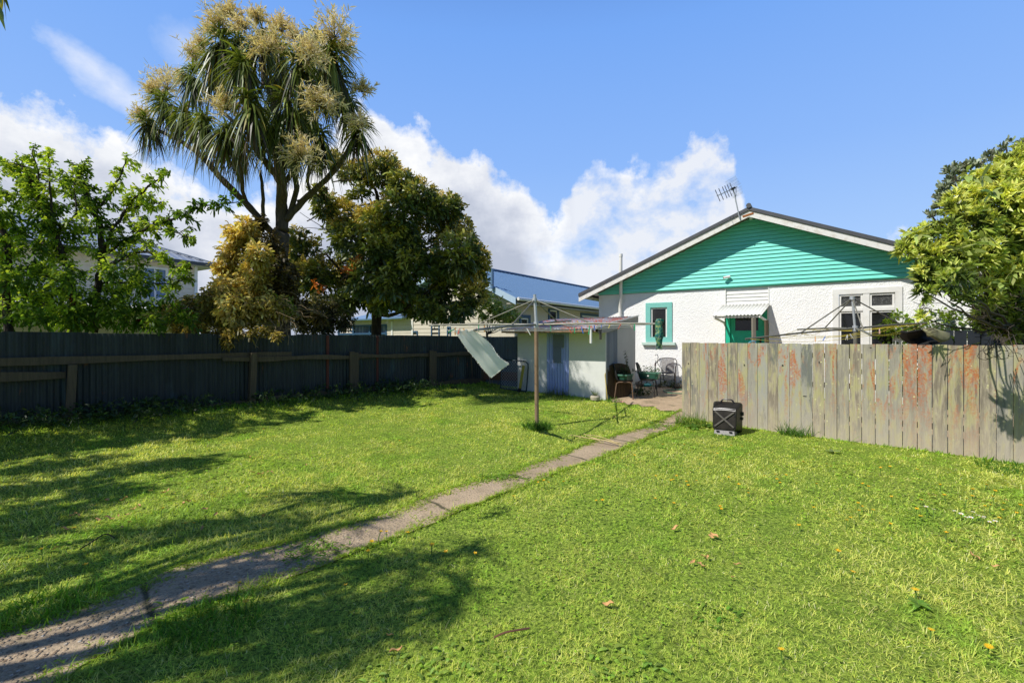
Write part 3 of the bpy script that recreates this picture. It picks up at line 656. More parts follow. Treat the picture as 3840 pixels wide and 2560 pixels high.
m = MB(SF); m.box(pa, pb_, -.03, -.018, 1.35, 1.66); m.box(pa, pb_-.08, -.028, -.018, .98, 1.345); m.build('patch_panel', paint('slate_patch', (.16, .19, .25), (.13, .16, .22)), dr_)
for q in range(5): m = MB(SF); m.tube([(d0+.03+q*.105,-.012,.98),(d0+.03+q*.105,-.03,.98)], .008, 6); m.build('screw', M_BLACK, dr_)
# roof sheet falling towards the camera
FO = .60; RT = .155
def rzs(y): return 1.785 + RT * (y + FO)
x0, x1 = -.10, SW + .06; n = 34 * 8; rows = []
for j in range(5):
    y = -FO + (SD + FO + .08) * j / 4; rows.append([(x0 + (x1-x0)*i/n, y, rzs(y) + .011*math.sin(2*math.pi*34*i/n)) for i in range(n+1)])
b = NB('flaking_rusty_roof'); v = b.mapped(); nn = b.noise(b.mapped((1.2, .5, 1)), 9, 7, .7, .4); n2 = b.noise(v, 3, 4)
cc = b.mix(b.ramp(b.noise(v, 5, 5), [(.4, 0), (.6, 1)]), (.42, .44, .50), (.30, .32, .38)); cc = b.mix(b.ramp(nn, [(.49, 0), (.54, 1)]), cc, (.48, .10, .035))
cc = b.mix(b.ramp(n2, [(.62, 0), (.7, .8)]), cc, (.58, .57, .55))
M_RROOF = b.done(b.bsdf(cc, .6, .1, .35, b.bump(nn, .2, .004)))
m = MB(SF); m.grid(rows); rf = m.build('roof', M_RROOF, t_sh, smooth=True, ang=80, solid=.003)
M_FASC = paint('rust_brown_fascia', (.24, .12, .06), (.4, .3, .2), .7, 12)
m = MB(SF); m.box(x0+.02, x1-.02, -FO+.03, -FO+.06, 1.715, 1.765); m.build('fascia', M_FASC, rf)
m = MB(SF); m.bar((x1+.012,-FO-.02,rzs(-FO)+.03),(x1+.012,SD+.08,rzs(SD)+.035),.02,.03); m.build('capping', M_WHITE, rf)
m = MB(SF); a = rzs(-FO+.16); c = rzs(SD+.08); m.add([(x1-.012,-FO+.16,a-.02),(x1-.012,SD+.08,c-.0),(x1-.012,SD+.08,c-.15),(x1-.012,-.0,a-.10),(x1-.012,-FO+.16,a-.14)],[(0,1,2,3,4)]); m.build('barge_board', paint('grey_barge', (.30,.29,.26),(.22,.21,.19)), rf, solid=.02)
m = MB(SF); m.box(.0, SW, -FO+.1, 0, 1.70, 1.712); m.build('soffit', M_SOFFIT, rf)
m = MB(SF); q = onw(SF, 2232)[0]; pg = SF @ Vector((0,0,0))
xg = x1 - .1
m.tube([(xg,-FO-.02,1.78),(xg,-FO-.02,1.74),(xg,-FO-.02,1.46)], .028, 10); m.build('downpipe', M_WHITE, rf, smooth=True)
m = MB(SF); m.tube([(xg+.16,-FO+.12,1.76),(xg+.16,-FO+.12,1.54)], .026, 10); m.build('downpipe', paint('dark_brown_pipe', (.05,.045,.04)), rf, smooth=True)
# ------------------------------------------------------------------ neighbour with the blue roof
NF = frame(.15, 16.8, .6, .8)          # along the long wall, away from the camera; +y = to the left (gable direction)
t_nb = thing('blue_roofed_house', 'cream house with blue iron roof and blue window frames behind the shed', 'house', (.5, 18, .3))
M_BLUER = paint('blue_roof_paint', (.15, .255, .40), (.13, .23, .37), .45, 3, .1); M_BLUET = paint('dark_blue_trim', (.03, .085, .16), (.025, .07, .13), .5)
M_PALEB = paint('pale_blue_barge', (.42, .54, .66), (.36, .48, .6), .5)
W2 = 7.0; EZ, RZ = 3.02, 4.64; IN = .45; LN = 17.5
nl = []
m = MB(NF)
def nwin(px0, px1, py0, py1):
    a, zt = onw(NF, px0, py0, IN); c, _ = onw(NF, px1, py0, IN); zb = onw(NF, (px0+px1)/2, py1, IN)[1]; return (a, c, zb, zt)
wins = [nwin(1947, 1987, 1179, 1262), nwin(2056, 2094, 1150, 1215), nwin(2177, 2262, 1172, 1230)]
wall_face(m, .5, LN, 0, EZ, wins, IN, .12)
m.build('wall', M_CREAM, t_nb)
for a, c, zb, zt in wins:
    f = MB(NF); ring(f, a-.02, c+.02, zb, zt, .12, IN-.03, IN+.05); w_ = f.build('window', M_BLUET, t_nb)
    m = MB(NF); ring(m, a+.1, c-.1, zb+.11, zt-.12, .05, IN+.0, IN+.06); m.build('sash', M_WHITE, w_)
    m = MB(NF); m.quad((a+.1,IN+.04,zb+.1),(c-.1,IN+.04,zb+.1),(c-.1,IN+.04,zt-.1),(a+.1,IN+.04,zt-.1)); m.build('pane', M_GLASS, w_)
m = MB(NF)
for s, e_ in ((0, 1), (W2, -1)):
    m.add([(0,s,EZ),(LN,s,EZ),(LN,W2/2,RZ),(0,W2/2,RZ),(0,s,EZ-.05),(LN,s,EZ-.05),(LN,W2/2,RZ-.05),(0,W2/2,RZ-.05)],[(0,1,2,3),(4,7,6,5),(0,3,7,4),(1,5,6,2),(0,4,5,1)])
for i in range(int(LN/.3)):
    for sgn in (0, 1): m.bar((i*.3+.1, .0 if not sgn else W2, EZ+.006), (i*.3+.1, W2/2, RZ+.006), .03, .014)
m.build('roof', M_BLUER, t_nb)
m = MB(NF); m.bar((0,W2/2,RZ+.02),(LN,W2/2,RZ+.02),.22,.05); m.build('ridge_cap', M_BLUER, t_nb)
for s in (0, W2):
    m = MB(NF); m.add([(-.03,s,EZ-.0),(-.03,W2/2,RZ),(-.03,W2/2,RZ-.22),(-.03,s,EZ-.24)],[(0,1,2,3)]); m.build('barge_board', M_PALEB, t_nb, solid=.03)
m = MB(NF); m.tube([(.02,-.06,EZ-.04),(LN,-.06,EZ-.04)], .06, 8); m.build('gutter', M_WHITE, t_nb, smooth=True)
m = MB(NF); m.box(.03, LN, .0, IN, EZ-.2, EZ-.16); m.build('soffit', M_SOFFIT, t_nb)
GF = frame((NF @ Vector((.5, IN, 0))).x, (NF @ Vector((.5, IN, 0))).y, .8, -.6)   # gable wall, along x runs to the right; the corner is at x=0
M_BOARD = paint('cream_weatherboard', (.62, .56, .45), (.55, .49, .39), .6, 4, .1)
ww = [(onw(GF, 1268, 1180)[0], onw(GF, 1452, 1180)[0], 1.30, 2.28)]
m = MB(GF); lapboards(m, -6.1, 0, 2.55, 4.5, .17, 0, lambda z: (-6.1 + max(0, (z-2.83)/.463), -max(0, (z-2.83)/.463)))
m.box(-1.1, -.0, .0, .3, 0, 2.55); m.box(-.06, .02, -.03, .05, 0, 2.8)
m.build('gable_wall', M_BOARD, t_nb)
m = MB(GF)
a, c, zb, zt = ww[0]
lapboards(m, -9.5, a, 0, 2.55, .17, 0); lapboards(m, c, -1.1, 0, 2.55, .17, 0); lapboards(m, a, c, 0, zb, .163, 0); lapboards(m, a, c, zt, 2.55, .135, 0)
m.build('wing_wall', M_BOARD, t_nb)
f = MB(GF); ring(f, a, c, zb, zt, .08, -.03, .05)
for k in (1, 2): f.box(a+(c-a)*k/3-.05, a+(c-a)*k/3+.05, -.028, .05, zb+.08, zt-.08)
f.box(a+.08, c-.08, -.032, .045, zb+.52, zb+.6); w_ = f.build('window', M_BLUET, t_nb)
m = MB(GF); m.quad((a+.05,.03,zb+.05),(c-.05,.03,zb+.05),(c-.05,.03,zt-.05),(a+.05,.03,zt-.05)); m.build('pane', paint('curtained_glass', (.16,.20,.26),(.03,.05,.10), .15, 5, 0, streak=True, amt=(.42,.5)), w_)
for px, w in ((1472, .1), (1548, .09)):
    t = onw(GF, px)[0]; m = MB(GF); m.box(t-w/2, t+w/2, -.045, -.0, 0, 2.4); m.build('downpipe', M_WHITE, t_nb)
for p0, p1, zt_ in ((1546, 1568, 1.95), (1618, 1650, 2.2), (1678, 1692, 2.1)):
    a, c = onw(GF, p0)[0], onw(GF, p1)[0]; f = MB(GF); ring(f, a, c, .9, zt_, .06, -.04, .02); w_ = f.build('window', M_BLUET, t_nb)
    m = MB(GF); m.quad((a+.03,-.01,.95),(c-.03,-.01,.95),(c-.03,-.01,zt_-.03),(a+.03,-.01,zt_-.03)); m.build('pane', M_GLASS, w_)
m = MB(GF); m.add([(-9.8,-.45,2.5),(-5.6,-.45,2.5),(-5.6,3,3.3),(-9.8,3,3.3)],[(0,1,2,3)]); m.build('wing_roof', M_BLUER, t_nb, solid=.06)
sp_ = NF @ Vector((2.9, 1.0, 0))
m = MB(NF); a = onw(NF, 1845, 1060, 1.0)[0]; zr = EZ + (RZ-EZ)*1.0/(W2/2); m.tube([(a,1.0,zr-.1),(a,1.0,zr+.62)], .07, 10); m.build('flue', M_BLUER, t_nb, smooth=True)
# ------------------------------------------------------------------ two-storey neighbour far left
TF = frame(-14.3, 23.4, .52, .85)      # eave line; origin = right eave corner, x negative = towards the camera
t_ts = thing('two_storey_house', 'beige two storey house with grey hipped steel roof behind the leafy trees', 'house', (-17, 22, .3))
M_BEIGE = paint('beige_board', (.74, .64, .48), (.68, .58, .43), .6, 3, .1); M_GREYR = paint('blue_grey_steel_roof', (.36, .39, .44), (.31, .34, .39), .4, 3, .05, metal=.3)
E = 5.2; L2 = 16
m = MB(TF); lapboards(m, -L2, -.6, 0, E-.1, .2, .6); m.build('wall', M_BEIGE, t_ts)
m = MB(TF); m.box(-L2, -.62, .63, 8, 0, E-.1); m.build('inner_wall', M_BEIGE, t_ts)
m = MB(TF); m.box(-.72, -.58, .56, .64, 0, E-.1); m.build('corner_board', M_WHITE, t_ts)
m = MB(TF); hp = [(-L2,0,E),(0,0,E),(0,8.6,E),(-L2,8.6,E),(-L2+4.3,4.3,E+1.75),(-4.3,4.3,E+1.75)]
m.add(hp, [(0,1,5,4),(1,2,5),(2,3,4,5),(3,0,4)])
for i in range(int(L2/.33)):
    x = -i*.33-.1; d = min(-x, L2+x, 4.3); m.bar((x,0,E+.01),(x,d,E+.01+1.75*d/4.3),.035,.03)
for i in range(25):
    y = i*.33+.2; d = min(y, 8.6-y, 4.3); m.bar((0,y,E+.01),(-d,y,E+.01+1.75*d/4.3),.035,.03)
m.build('roof', M_GREYR, t_ts)
m = MB(TF); m.box(-L2-.05, .05, -.1, -.002, E-.13, E+.02); m.box(.002, .1, -.1, 8.6, E-.13, E+.02); m.build('gutter', paint('charcoal_gutter', (.06,.065,.07)), t_ts)
m = MB(TF); m.box(-L2, 0, 0, 8, E-.14, E-.1); m.build('soffit', M_SOFFIT, t_ts)
m = MB(TF); m.bar((0,0,E+.05),(-4.3,4.3,E+1.8),.14,.06); m.build('hip_cap', M_GREYR, t_ts)
for p0, p1, q0, q1 in ((530, 628, 995, 1120), (420, 470, 960, 1050), (130, 180, 960, 1010)):
    a = onw(TF, p0, CY, .6)[0]; c = onw(TF, p1, CY, .6)[0]; zt = onw(TF, p0, q0, .6)[1]; zb = onw(TF, p0, q1, .6)[1]
    f = MB(TF); ring(f, a, c, zb, zt, .1, .54, .62); f.box((a+c)/2-.04, (a+c)/2+.04, .545, .62, zb+.1, zt-.1); w_ = f.build('window', M_WHITE, t_ts)
    m = MB(TF); m.quad((a+.05,.575,zb+.05),(c-.05,.575,zb+.05),(c-.05,.575,zt-.05),(a+.05,.575,zt-.05)); m.build('pane', paint('painted_sky_reflection', (.16,.24,.36),(.08,.12,.18), .08, 3, 0), w_)  # the sky's blue reflection is put into the pane's base colour
m = MB(TF); m.add([(-9,-3.2,2.7),(.6,-3.2,2.7),(.6,.55,3.1),(-9,.55,3.1)],[(0,1,2,3)]); m.build('porch_roof', M_WHITE, t_ts, solid=.08)
# dark fence and hedge beyond the right end of the paling fence
BF = frame(8.4, 10.2, .84, -.54)
t_bf = thing('board_fence', 'dark stained board fence seen under the yellow-green bush at the far right', 'fence', (10, 9, .2))
m = MB(BF)
for i in range(40): m.box(.3+i*.2, .485+i*.2, 0, .02, -.1, 1.72)
m.build('boards', paint('dark_blue_stain', (.015,.022,.03),(.01,.014,.02), .7), t_bf)
m = MB(BF); m.box(.3, 8.3, .02, .07, 1.2, 1.3); m.build('rail', M_DARK, t_bf)
# ------------------------------------------------------------------ rotary clotheslines
M_ARM = paint('dull_olive_grey_tube', (.20, .19, .15), (.12, .12, .10), .5, 12, .1, metal=.3); M_MAST = paint('rusty_brown_tube', (.30, .21, .13), (.18, .10, .06), .6, 6, .15, metal=.2)
M_WIRE = paint('grey_line_wire', (.5, .5, .48)); M_YWIRE = paint('yellow_line_cord', (.55, .45, .04))
def clothesline(label, base, hub, topz, top, ends, collar, mat_low, wire, fr, brace_fr, group):
    t = thing('rotary_clothesline', label, 'clothesline', base, group)
    m = MB(); m.tube([base - Vector((0,0,.1)), hub - Vector((0,0,.02))], .036, 12); m.build('post', mat_low, t, smooth=True)
    m = MB(); m.tube([hub - Vector((0,0,.03)), top], .026 if mat_low is M_MAST else .021, 12); m.build('mast', M_STEEL, t, smooth=True)
    m = MB(); m.tube([hub - Vector((0,0,.05)), hub + Vector((0,0,.05))], .045, 12); m.tube([collar - Vector((0,0,.03)), collar + Vector((0,0,.03))], .042, 12); m.build('hub', M_STEEL, t, smooth=True)
    for i, e in enumerate(ends):
        mid = hub.lerp(e, .5) + Vector((0, 0, .015)); m = MB(); m.tube([hub, mid, e], .017, 8); m.build('arm', M_ARM, t, smooth=True)
        bf = brace_fr[i]; m = MB(); m.tube([collar, hub.lerp(e, bf) + Vector((0, 0, .015))], .012, 8); m.build('brace', M_ARM, t, smooth=True)
    ang = sorted(range(len(ends)), key=lambda i: math.atan2((ends[i]-hub).y, (ends[i]-hub).x))
    for f in fr:
        m = MB()
        for q in range(len(ang)):
            a = hub.lerp(ends[ang[q]], f); c = hub.lerp(ends[ang[(q+1) % len(ang)]], f)
            sag = .02 + .03 * f + (random.uniform(0, .05) if wire is M_YWIRE else 0)
            m.tube([a.lerp(c, s/6) - Vector((0,0,sag*4*(s/6)*(1-s/6))) for s in range(7)], .0035, 5)
        m.build('line', wire, t)
    return t
b1 = gp(2013, 1597); hub1 = Vector((.417, 8.3, 1.79)); b1 = Vector((hub1.x+.008, hub1.y, gz(hub1.x, hub1.y)))
Y1 = hub1.y
endL, endFL, endR, endB = pt(1609, 1219, 9.4), pt(1778, 1238, 6.6), pt(2467, 1214, 7.4), pt(2142, 1203, 10.0)
hub1 = pt(2011, 1217, Y1); b1.x = hub1.x + .01; FRS = (.42, .6, .8, .985)
clothesline('old rotary clothesline standing in the open lawn with a white towel pegged to it', b1, hub1, 2.3, pt(2005, 1104, Y1), [endL, endFL, endR, endB], pt(2005, 1124, Y1), M_MAST, M_WIRE, FRS, (.51, .46, .48, .55), None)
hub2 = pt(3207, 1231, 9.0); 
e2 = [pt(2795, 1271, 8.85), pt(2990, 1235, 10.1), pt(3480, 1211, 9.1), pt(3268, 1258, 8.1)]
clothesline('leaning rotary clothesline with yellow cords behind the wooden paling fence', Vector((hub2.x+.05, 9.0, gz(6.4, 9.0))), hub2, 2.3, pt(3196, 1114, 9.0), e2, pt(3196, 1118, 9.0), M_ARM, M_YWIRE, (.5, .65, .8, .97), (.5, .5, .62, .55), None)
# towel blown sideways on the line between the left and front arms
def onseg(a, c, px):
    u = (px - CX) / F; k = (u*a.y - a.x) / ((c.x - a.x) - u*(c.y - a.y)); return k, a.lerp(c, k)
_, TL = onseg(endL, endFL, 1703); _, TR = onseg(endL, endFL, 1772)
TL.z = H + (CY-1236)/F*TL.y; TR.z = H + (CY-1241)/F*TR.y
BL = pt(1843, 1414, 7.45); BR = pt(1906, 1367, 6.75)
N, K = 26, 40; rows = []
for j in range(K+1):
    v = j / K; r = []
    for i in range(N+1):
        u = i / N; p = TL.lerp(TR, u).lerp(BL.lerp(BR, u), v)
        nn = Vector((-.5, -.6, -.5)).normalized()
        amp = .03*math.sin(v*3.1)*math.sin(u*4+v*3) + .028*math.sin(u*17+v*3)*(1-v)**.6 + .022*math.sin(v*9+u*2)*v
        p = p + nn*amp + Vector((.02, 0, -.012))*math.sin(math.pi*v)*(.6+.4*u); r.append(p)
    rows.append(r)
bq = NB('thin_white_towel'); n1 = bq.noise(bq.mapped(), 160, 3); big = bq.noise(bq.mapped(), 4, 4); cc = bq.mix(bq.ramp(big, [(.4, 0), (.7, 1)]), (.86, .86, .82), (.78, .78, .73))
p_ = bq.bsdf(cc, .9, 0, .1, bq.bump(n1, .4, .004)); tr = bq.n('ShaderNodeBsdfTranslucent'); tr.inputs[0].default_value = (.95, .92, .74, 1)
mx = bq.n('ShaderNodeMixShader'); mx.inputs[0].default_value = .6; bq.l(p_, mx.inputs[1]); bq.l(tr.outputs[0], mx.inputs[2])
M_TOWEL = bq.done(mx.outputs[0])
m = MB(); m.grid(rows); tw = m.build('towel', M_TOWEL, None, smooth=True, ang=180); props(tw, 'white towel blown sideways on the clothesline in the lawn', 'towel')
# its frayed hem as a child
m = MB()
for rr_, sgn in (([r[-1] for r in rows], 1), ([r[0] for r in rows], -1), (rows[-1], 1)):
    for q in range(0, len(rr_)-1):
        for s in range(3):
            p = rr_[q].lerp(rr_[q+1], s/3); d = Vector((random.uniform(-1,1), random.uniform(-1,1), random.uniform(-1,1))).normalized()
            m.tube([p, p + d*.012], .0028, 4)
m.build('frayed_hem', M_WHITE, tw)
# pegs
PC = {'green': (.02,.38,.16), 'blue': (.05,.16,.55), 'red': (.55,.12,.07), 'orange': (.75,.33,.06), 'yellow': (.72,.55,.06), 'white': (.7,.68,.62), 'pink': (.72,.45,.38)}
PEGM = {k: paint(k + '_peg_plastic', v, tuple(x*.8 for x in v), .4, 30, .05) for k, v in PC.items()}
def peg(pos, c, tilt, label, s=1.0, group='clothes pegs on the lines'):
    t = thing('clothes_peg', label, 'clothes peg', pos, group)
    Rm = Matrix.Translation(pos) @ Matrix.Rotation(tilt, 4, 'Y') @ Matrix.Rotation(random.uniform(-.5,.5), 4, 'Z')
    for k in (-1, 1):
        m = MB(Rm); m.add([(-.005,k*.002,.03*s),(.005,k*.002,.03*s),(.006,k*.004,-.005*s),(.005,k*.013,-.06*s),(-.005,k*.013,-.06*s),(-.006,k*.004,-.005*s),(-.005,k*.007,.03*s),(.005,k*.007,.03*s),(.006,k*.012,-.005*s),(.005,k*.018,-.06*s),(-.005,k*.018,-.06*s),(-.006,k*.012,-.005*s)],
            [(0,1,2,5),(5,2,3,4),(7,6,11,8),(8,11,10,9),(0,6,7,1),(1,7,8,2),(2,8,9,3),(3,9,10,4),(4,10,11,5),(5,11,6,0)]); m.build('prong', PEGM[c], t)
    m = MB(Rm); m.tube([(-.009,0,0),(.009,0,0)], .006*s, 8); m.build('spring', M_STEEL, t)
def lineseg(a, c, f, px):
    k, p = onseg(hub1.lerp(a, f), hub1.lerp(c, f), px); p.z -= .02 + .16*f*max(0, k*(1-k))*.7; return p
segs = {'FR': (endFL, endR), 'RB': (endR, endB), 'LF': (endL, endFL)}
PEGS = [('FR',.985,1980,'white',-.5,'white and red peg hanging askew left of the clothesline post',1.2),('FR',.985,2136,'red',-.5,'red peg tilted on the front line right of the post',1.1),('FR',.985,2155,'green',0,'slim dark green peg beside the blue pegs',1.0),
 ('FR',.985,2182,'blue',-.3,'bright blue peg on the front line beside the green one',1.2),('FR',.985,2210,'green',.05,'large bright green peg hanging low in front of the shed roof',1.5),('FR',.8,2229,'blue',0,'small blue peg where the right brace meets the arm',.9),
 ('RB',.6,2255,'blue',0,'blue peg between the brace and the yellow pegs',.9),('RB',.8,2287,'yellow',.4,'yellow peg over the shed roof corner',1.1),('RB',.985,2364,'pink',-.5,'pink peg near the right end of the shed roof',1.1),('RB',.6,2325,'red',.5,'reddish peg leaning over the shed barge board',1.0),
 ('FR',.985,2379,'green',0,'green peg farthest right against the white house wall',1.1),('RB',.985,2168,'yellow',-.6,'yellow-green peg over the middle of the rusty shed roof',1.1),('FR',.6,2065,'green',0,'small green peg just right of the clothesline post',1.0),
 ('LF',.6,1795,'green',0,'green peg on the inner line right of the towel',1.2),('LF',.6,1817,'orange',0,'orange peg on the inner line right of the towel',1.2),('LF',.985,1707,'orange',0,'orange peg at the top left corner of the towel',1.3),('LF',.985,1722,'red',.3,'short red-orange peg on the towel between its corners',1.0),
 ('LF',.985,1742,'orange',-.5,'orange peg leaning at the right of the towel top',1.2),('LF',.985,1699,'green',1.1,'green peg lying slanted at the top left of the towel',1.4),('LF',.8,1787,'pink',0,'pale pink peg near the front arm tip',1.0)]
for sg, f, px, c, ti, lb, s in PEGS:
    p = lineseg(*segs[sg], f, px); p.z += .012; peg(p, c, ti, lb, s)
for px, py, c, ti, lb in ((3298, 1238, 'pink', 0, 'pink peg on the yellow cords before the right house window'), (3177, 1262, 'white', .2, 'white peg upright on the yellow cord before the left window light'), (3191, 1258, 'white', -.5, 'white peg tilted beside another white peg behind the fence'), (3092, 1266, 'blue', .5, 'pale blue peg against the white house wall'), (3057, 1268, 'orange', 0, 'tiny orange peg left of the pale blue peg')):
    peg(pt(px, py, 8.3), c, ti, lb, 1.0, 'clothes pegs behind the paling fence')
# knitted bundle hung at the end of the right arm
m = MB(); c0 = endR + Vector((.02, 0, .03)); bq = NB('blue_green_knitted_wool'); cv = bq.voro(bq.mapped(), 38); cn = bq.noise(bq.mapped(), 16, 5)
cs = bq.n('ShaderNodeSeparateColor'); bq.l(cv.outputs['Color'], cs.inputs[0]); cc = bq.ramp(cs.outputs[0], [(0,(.01,.05,.08)),(.35,(.02,.16,.14)),(.6,(.10,.22,.12)),(.85,(.30,.36,.16)),(1,(.02,.08,.20))])
M_KNIT = bq.done(bq.bsdf(cc, .95, 0, .1, bq.bump(cn, .8, .01)))
rings = []
for j, (r, z) in enumerate([(.012,.05),(.05,.045),(.062,.01),(.045,-.05),(.055,-.11),(.05,-.16),(.062,-.22),(.045,-.30),(.028,-.36)]):
    rings.append([c0 + Vector((r*math.cos(a)*(1+.25*math.sin(3*a+j*1.3)) + .012*math.sin(j*1.7), r*math.sin(a), z)) for a in [2*math.pi*q/14 for q in range(14)]])
m.loft(rings); kb = m.build('knitted_bundle', M_KNIT, None, smooth=True); props(kb, 'blue-green knitted scarf bundle knotted on the end of a clothesline arm', 'scarf')
m = MB()
for q in range(9):
    a = c0 + Vector((random.uniform(-.03,.03), random.uniform(-.03,.03), -.3)); m.tube([a, a + Vector((random.uniform(-.02,.02), 0, -.05)), a + Vector((random.uniform(-.04,.05), 0, random.uniform(-.1,-.14)))], [.009,.008,.004], 5)
m.build('fringe', M_KNIT, kb)
# ------------------------------------------------------------------ black plastic catcher leaning by the paling fence
bp = gp(2716, 1630); th = math.atan2(PF.col[0].y, PF.col[0].x)
BM = Matrix.Translation((bp.x, bp.y, bp.z)) @ Matrix.Rotation(th + .10, 4, 'Z') @ Matrix.Rotation(-.05, 4, 'X') @ Matrix.Diagonal((1.06, 1, .86, 1))
S_ = bp.y / F                                        # metres per photo pixel here
t_bin = thing('grass_catcher', 'black plastic mower grass catcher with ribbed X front standing by the paling fence', 'grass catcher', (bp.x, bp.y, bp.z))
def rrect(w0, w1, z0, z1, y, r=.05, n=5):
    o = []
    for cx, cz, a0, w in ((w1/2-r, z1-r, 0, 0), (-w1/2+r, z1-r, 90, 0), (-w0/2+r, z0+r, 180, 0), (w0/2-r, z0+r, 270, 0)):
        for k in range(n+1):
            a = R(a0 + 90*k/n); o.append((cx + r*math.cos(a), y, cz + r*math.sin(a)))
    return o
bq = NB('dusty_black_plastic'); v = bq.mapped(); n = bq.noise(v, 7, 6, .7); f = bq.noise(v, 90, 3)
cc = bq.mix(bq.ramp(n, [(.35, 0), (.7, 1)]), (.016, .014, .012), (.042, .036, .030)); M_DUST = bq.done(bq.bsdf(cc, .65, 0, .2, bq.bump(f, .3, .002)))
M_SHINY = paint('scuffed_dark_plastic', (.010, .010, .010), (.022, .022, .02), .38, 9, .15)
m = MB(BM); m.loft([rrect(.33,.34,.09,.50,0), rrect(.345,.355,.08,.515,.03), rrect(.40,.40,.05,.58,.20), rrect(.42,.42,.03,.60,.235), rrect(.42,.42,.03,.60,.26), rrect(.40,.40,.05,.58,.28)], True)
m.build('body', M_SHINY, t_bin, smooth=True, ang=40)
m = MB(BM); m.loft([rrect(.315,.325,.10,.485,-.001,.035), rrect(.315,.325,.10,.485,-.010,.035), rrect(.29,.30,.115,.47,-.013,.03)]); fp = m.build('front_panel', M_DUST, t_bin, smooth=True, ang=30)
m = MB(BM)
for a, c in (((-.135,.43),(.0,.29)),((.135,.43),(0,.29)),((0,.29),(-.135,.15)),((0,.29),(.135,.15))): m.bar((a[0],-.015,a[1]),(c[0],-.015,c[1]),.026,.030,(0,1,0))
m.box(-.022,.022,-.028,-.01,.275,.302); m.build('cross_rib', paint('worn_rib_edge', (.15,.135,.12), (.08,.07,.06), .35, 20), fp, bevel=.004)
m = MB(BM)
for q in range(9):
    a = -.15+q*.0375; z = .462 + .012*(1-((q-4)/4.0)**2) if True else 0
rw = [[(-.155+.31*i/12, -.014-.001, .448+.012*(1-((i-6)/6)**2)), (-.155+.31*i/12, -.001, .484+.012*(1-((i-6)/6)**2))] for i in range(13)]
m.grid([[rw[i][k] for i in range(13)] for k in range(2)]); m.build('top_highlight_lip', paint('painted_highlight_grey', (.42,.39,.38),(.34,.32,.30), .35, 20), fp, solid=.004)  # pale highlight along the panel's top bevel, put into the colour
for s in (-1, 1): m = MB(BM); m.box(s*.15-.012, s*.15+.012, -.0165, -.009, .345, .40); m.build('clip_slot', M_DARK, fp)
m = MB(BM); m.tube([(-.105,.21,.575),(-.07,.21,.635),(-.05,.21,.645),(.05,.21,.645),(.07,.21,.635),(.105,.21,.575)], .013, 8); m.build('handle', M_SHINY, t_bin, smooth=True)
m = MB(BM); m.box(.20,.232,.20,.25,.36,.43); m.box(.20,.225,.19,.26,.28,.33); m.build('latch', M_SHINY, t_bin, bevel=.006)
m = MB(BM); m.add([(-.15,-.02,.0),(.15,-.02,.0),(.14,.01,.09),(-.14,.01,.09),(-.15,.2,0),(.15,.2,0),(.14,.2,.09),(-.14,.2,.09)],[(0,1,2,3),(5,4,7,6),(1,5,6,2),(4,0,3,7),(3,2,6,7)])
ft = m.build('foot', paint('grey_worn_plastic', (.27,.25,.24),(.16,.15,.14), .5, 16), t_bin, bevel=.006)
for x in (-.09, .09): m = MB(BM); m.box(x-.02, x+.02, -.026, -.004, .05, .072); m.build('slot', M_DARK, ft)
# ------------------------------------------------------------------ patio chairs, planters, odds and ends
def P0(px, py): return gp(px, py)
M_TUBE = paint('dull_black_tube', (.035,.033,.03), (.08,.06,.045), .45, 10, .1, metal=.3); M_RTUBE = paint('rusty_tube', (.20,.12,.07), (.12,.075,.05), .6, 9, .2)
def shell_chair(label, pos, rot, legm):
    t = thing('patio_chair', label, 'chair', pos, 'tube-legged chairs by the shed')
    M = Matrix.Translation(pos) @ Matrix.Rotation(rot, 4, 'Z')       # faces +x
    for s in (-1, 1):
        m = MB(M); m.tube([(.20,s*.21,.0),(.17,s*.21,.36),(.13,s*.21,.40),(-.12,s*.21,.40),(-.17,s*.21,.37),(-.22,s*.22,.0)], .012, 8); m.build('leg', legm, t, smooth=True)
    m = MB(M); m.tube([(.165,-.21,.30),(.165,.21,.30)], .010, 6); m.tube([(-.12,-.21,.40),(-.12,.21,.40)], .010, 6); m.tube([(.13,-.21,.40),(.13,.21,.40)], .010, 6); m.build('cross_bar', legm, t, smooth=True)
    rows = []
    for j in range(15):
        q = j/14; r = []
        for i in range(11):
            w = (i/10*2-1)
            if q < .45: x, z = .20 - .38*(q/.45), .415 - .012*(1-w*w)
            else: qq = (q-.45)/.55; x, z = -.18 - .10*qq + .03*(1-qq)*0, .415 + .40*qq
            half = .22 if q < .45 else .22*math.sqrt(max(.03, 1-(max(0,(q-.6)/.40))**2.4))
            bulge = (.05*w*w if q > .4 else 0); r.append((x + bulge, w*half, z + (.03*w*w if q < .45 else 0)))
        rows.append(r)
    m = MB(M); m.grid(rows); m.build('shell', M_BLACK, t, smooth=True, ang=180, solid=.008)
    return M
ROT = math.atan2(HF.col[0].y, HF.col[0].x)
ch1 = P0(2345, 1497); ch1 = Vector((ch1.x, ch1.y + .12, gz(ch1.x, ch1.y)))
M1 = shell_chair('dark shell-backed chair beside the shed carrying a small green planter', ch1, ROT + .35, M_RTUBE)
ch2 = P0(2428, 1487); M2 = shell_chair('dark shell-backed chair carrying the long green planter trough', Vector((ch2.x, ch2.y, gz(ch2.x, ch2.y))), ROT + .15, M_TUBE)
M_PLG = paint('dark_green_plastic', (.02,.085,.055), (.03,.11,.07), .4, 9, .1); M_RIMG = paint('pale_green_rim', (.10,.24,.17), (.08,.2,.14), .4, 9, .1)
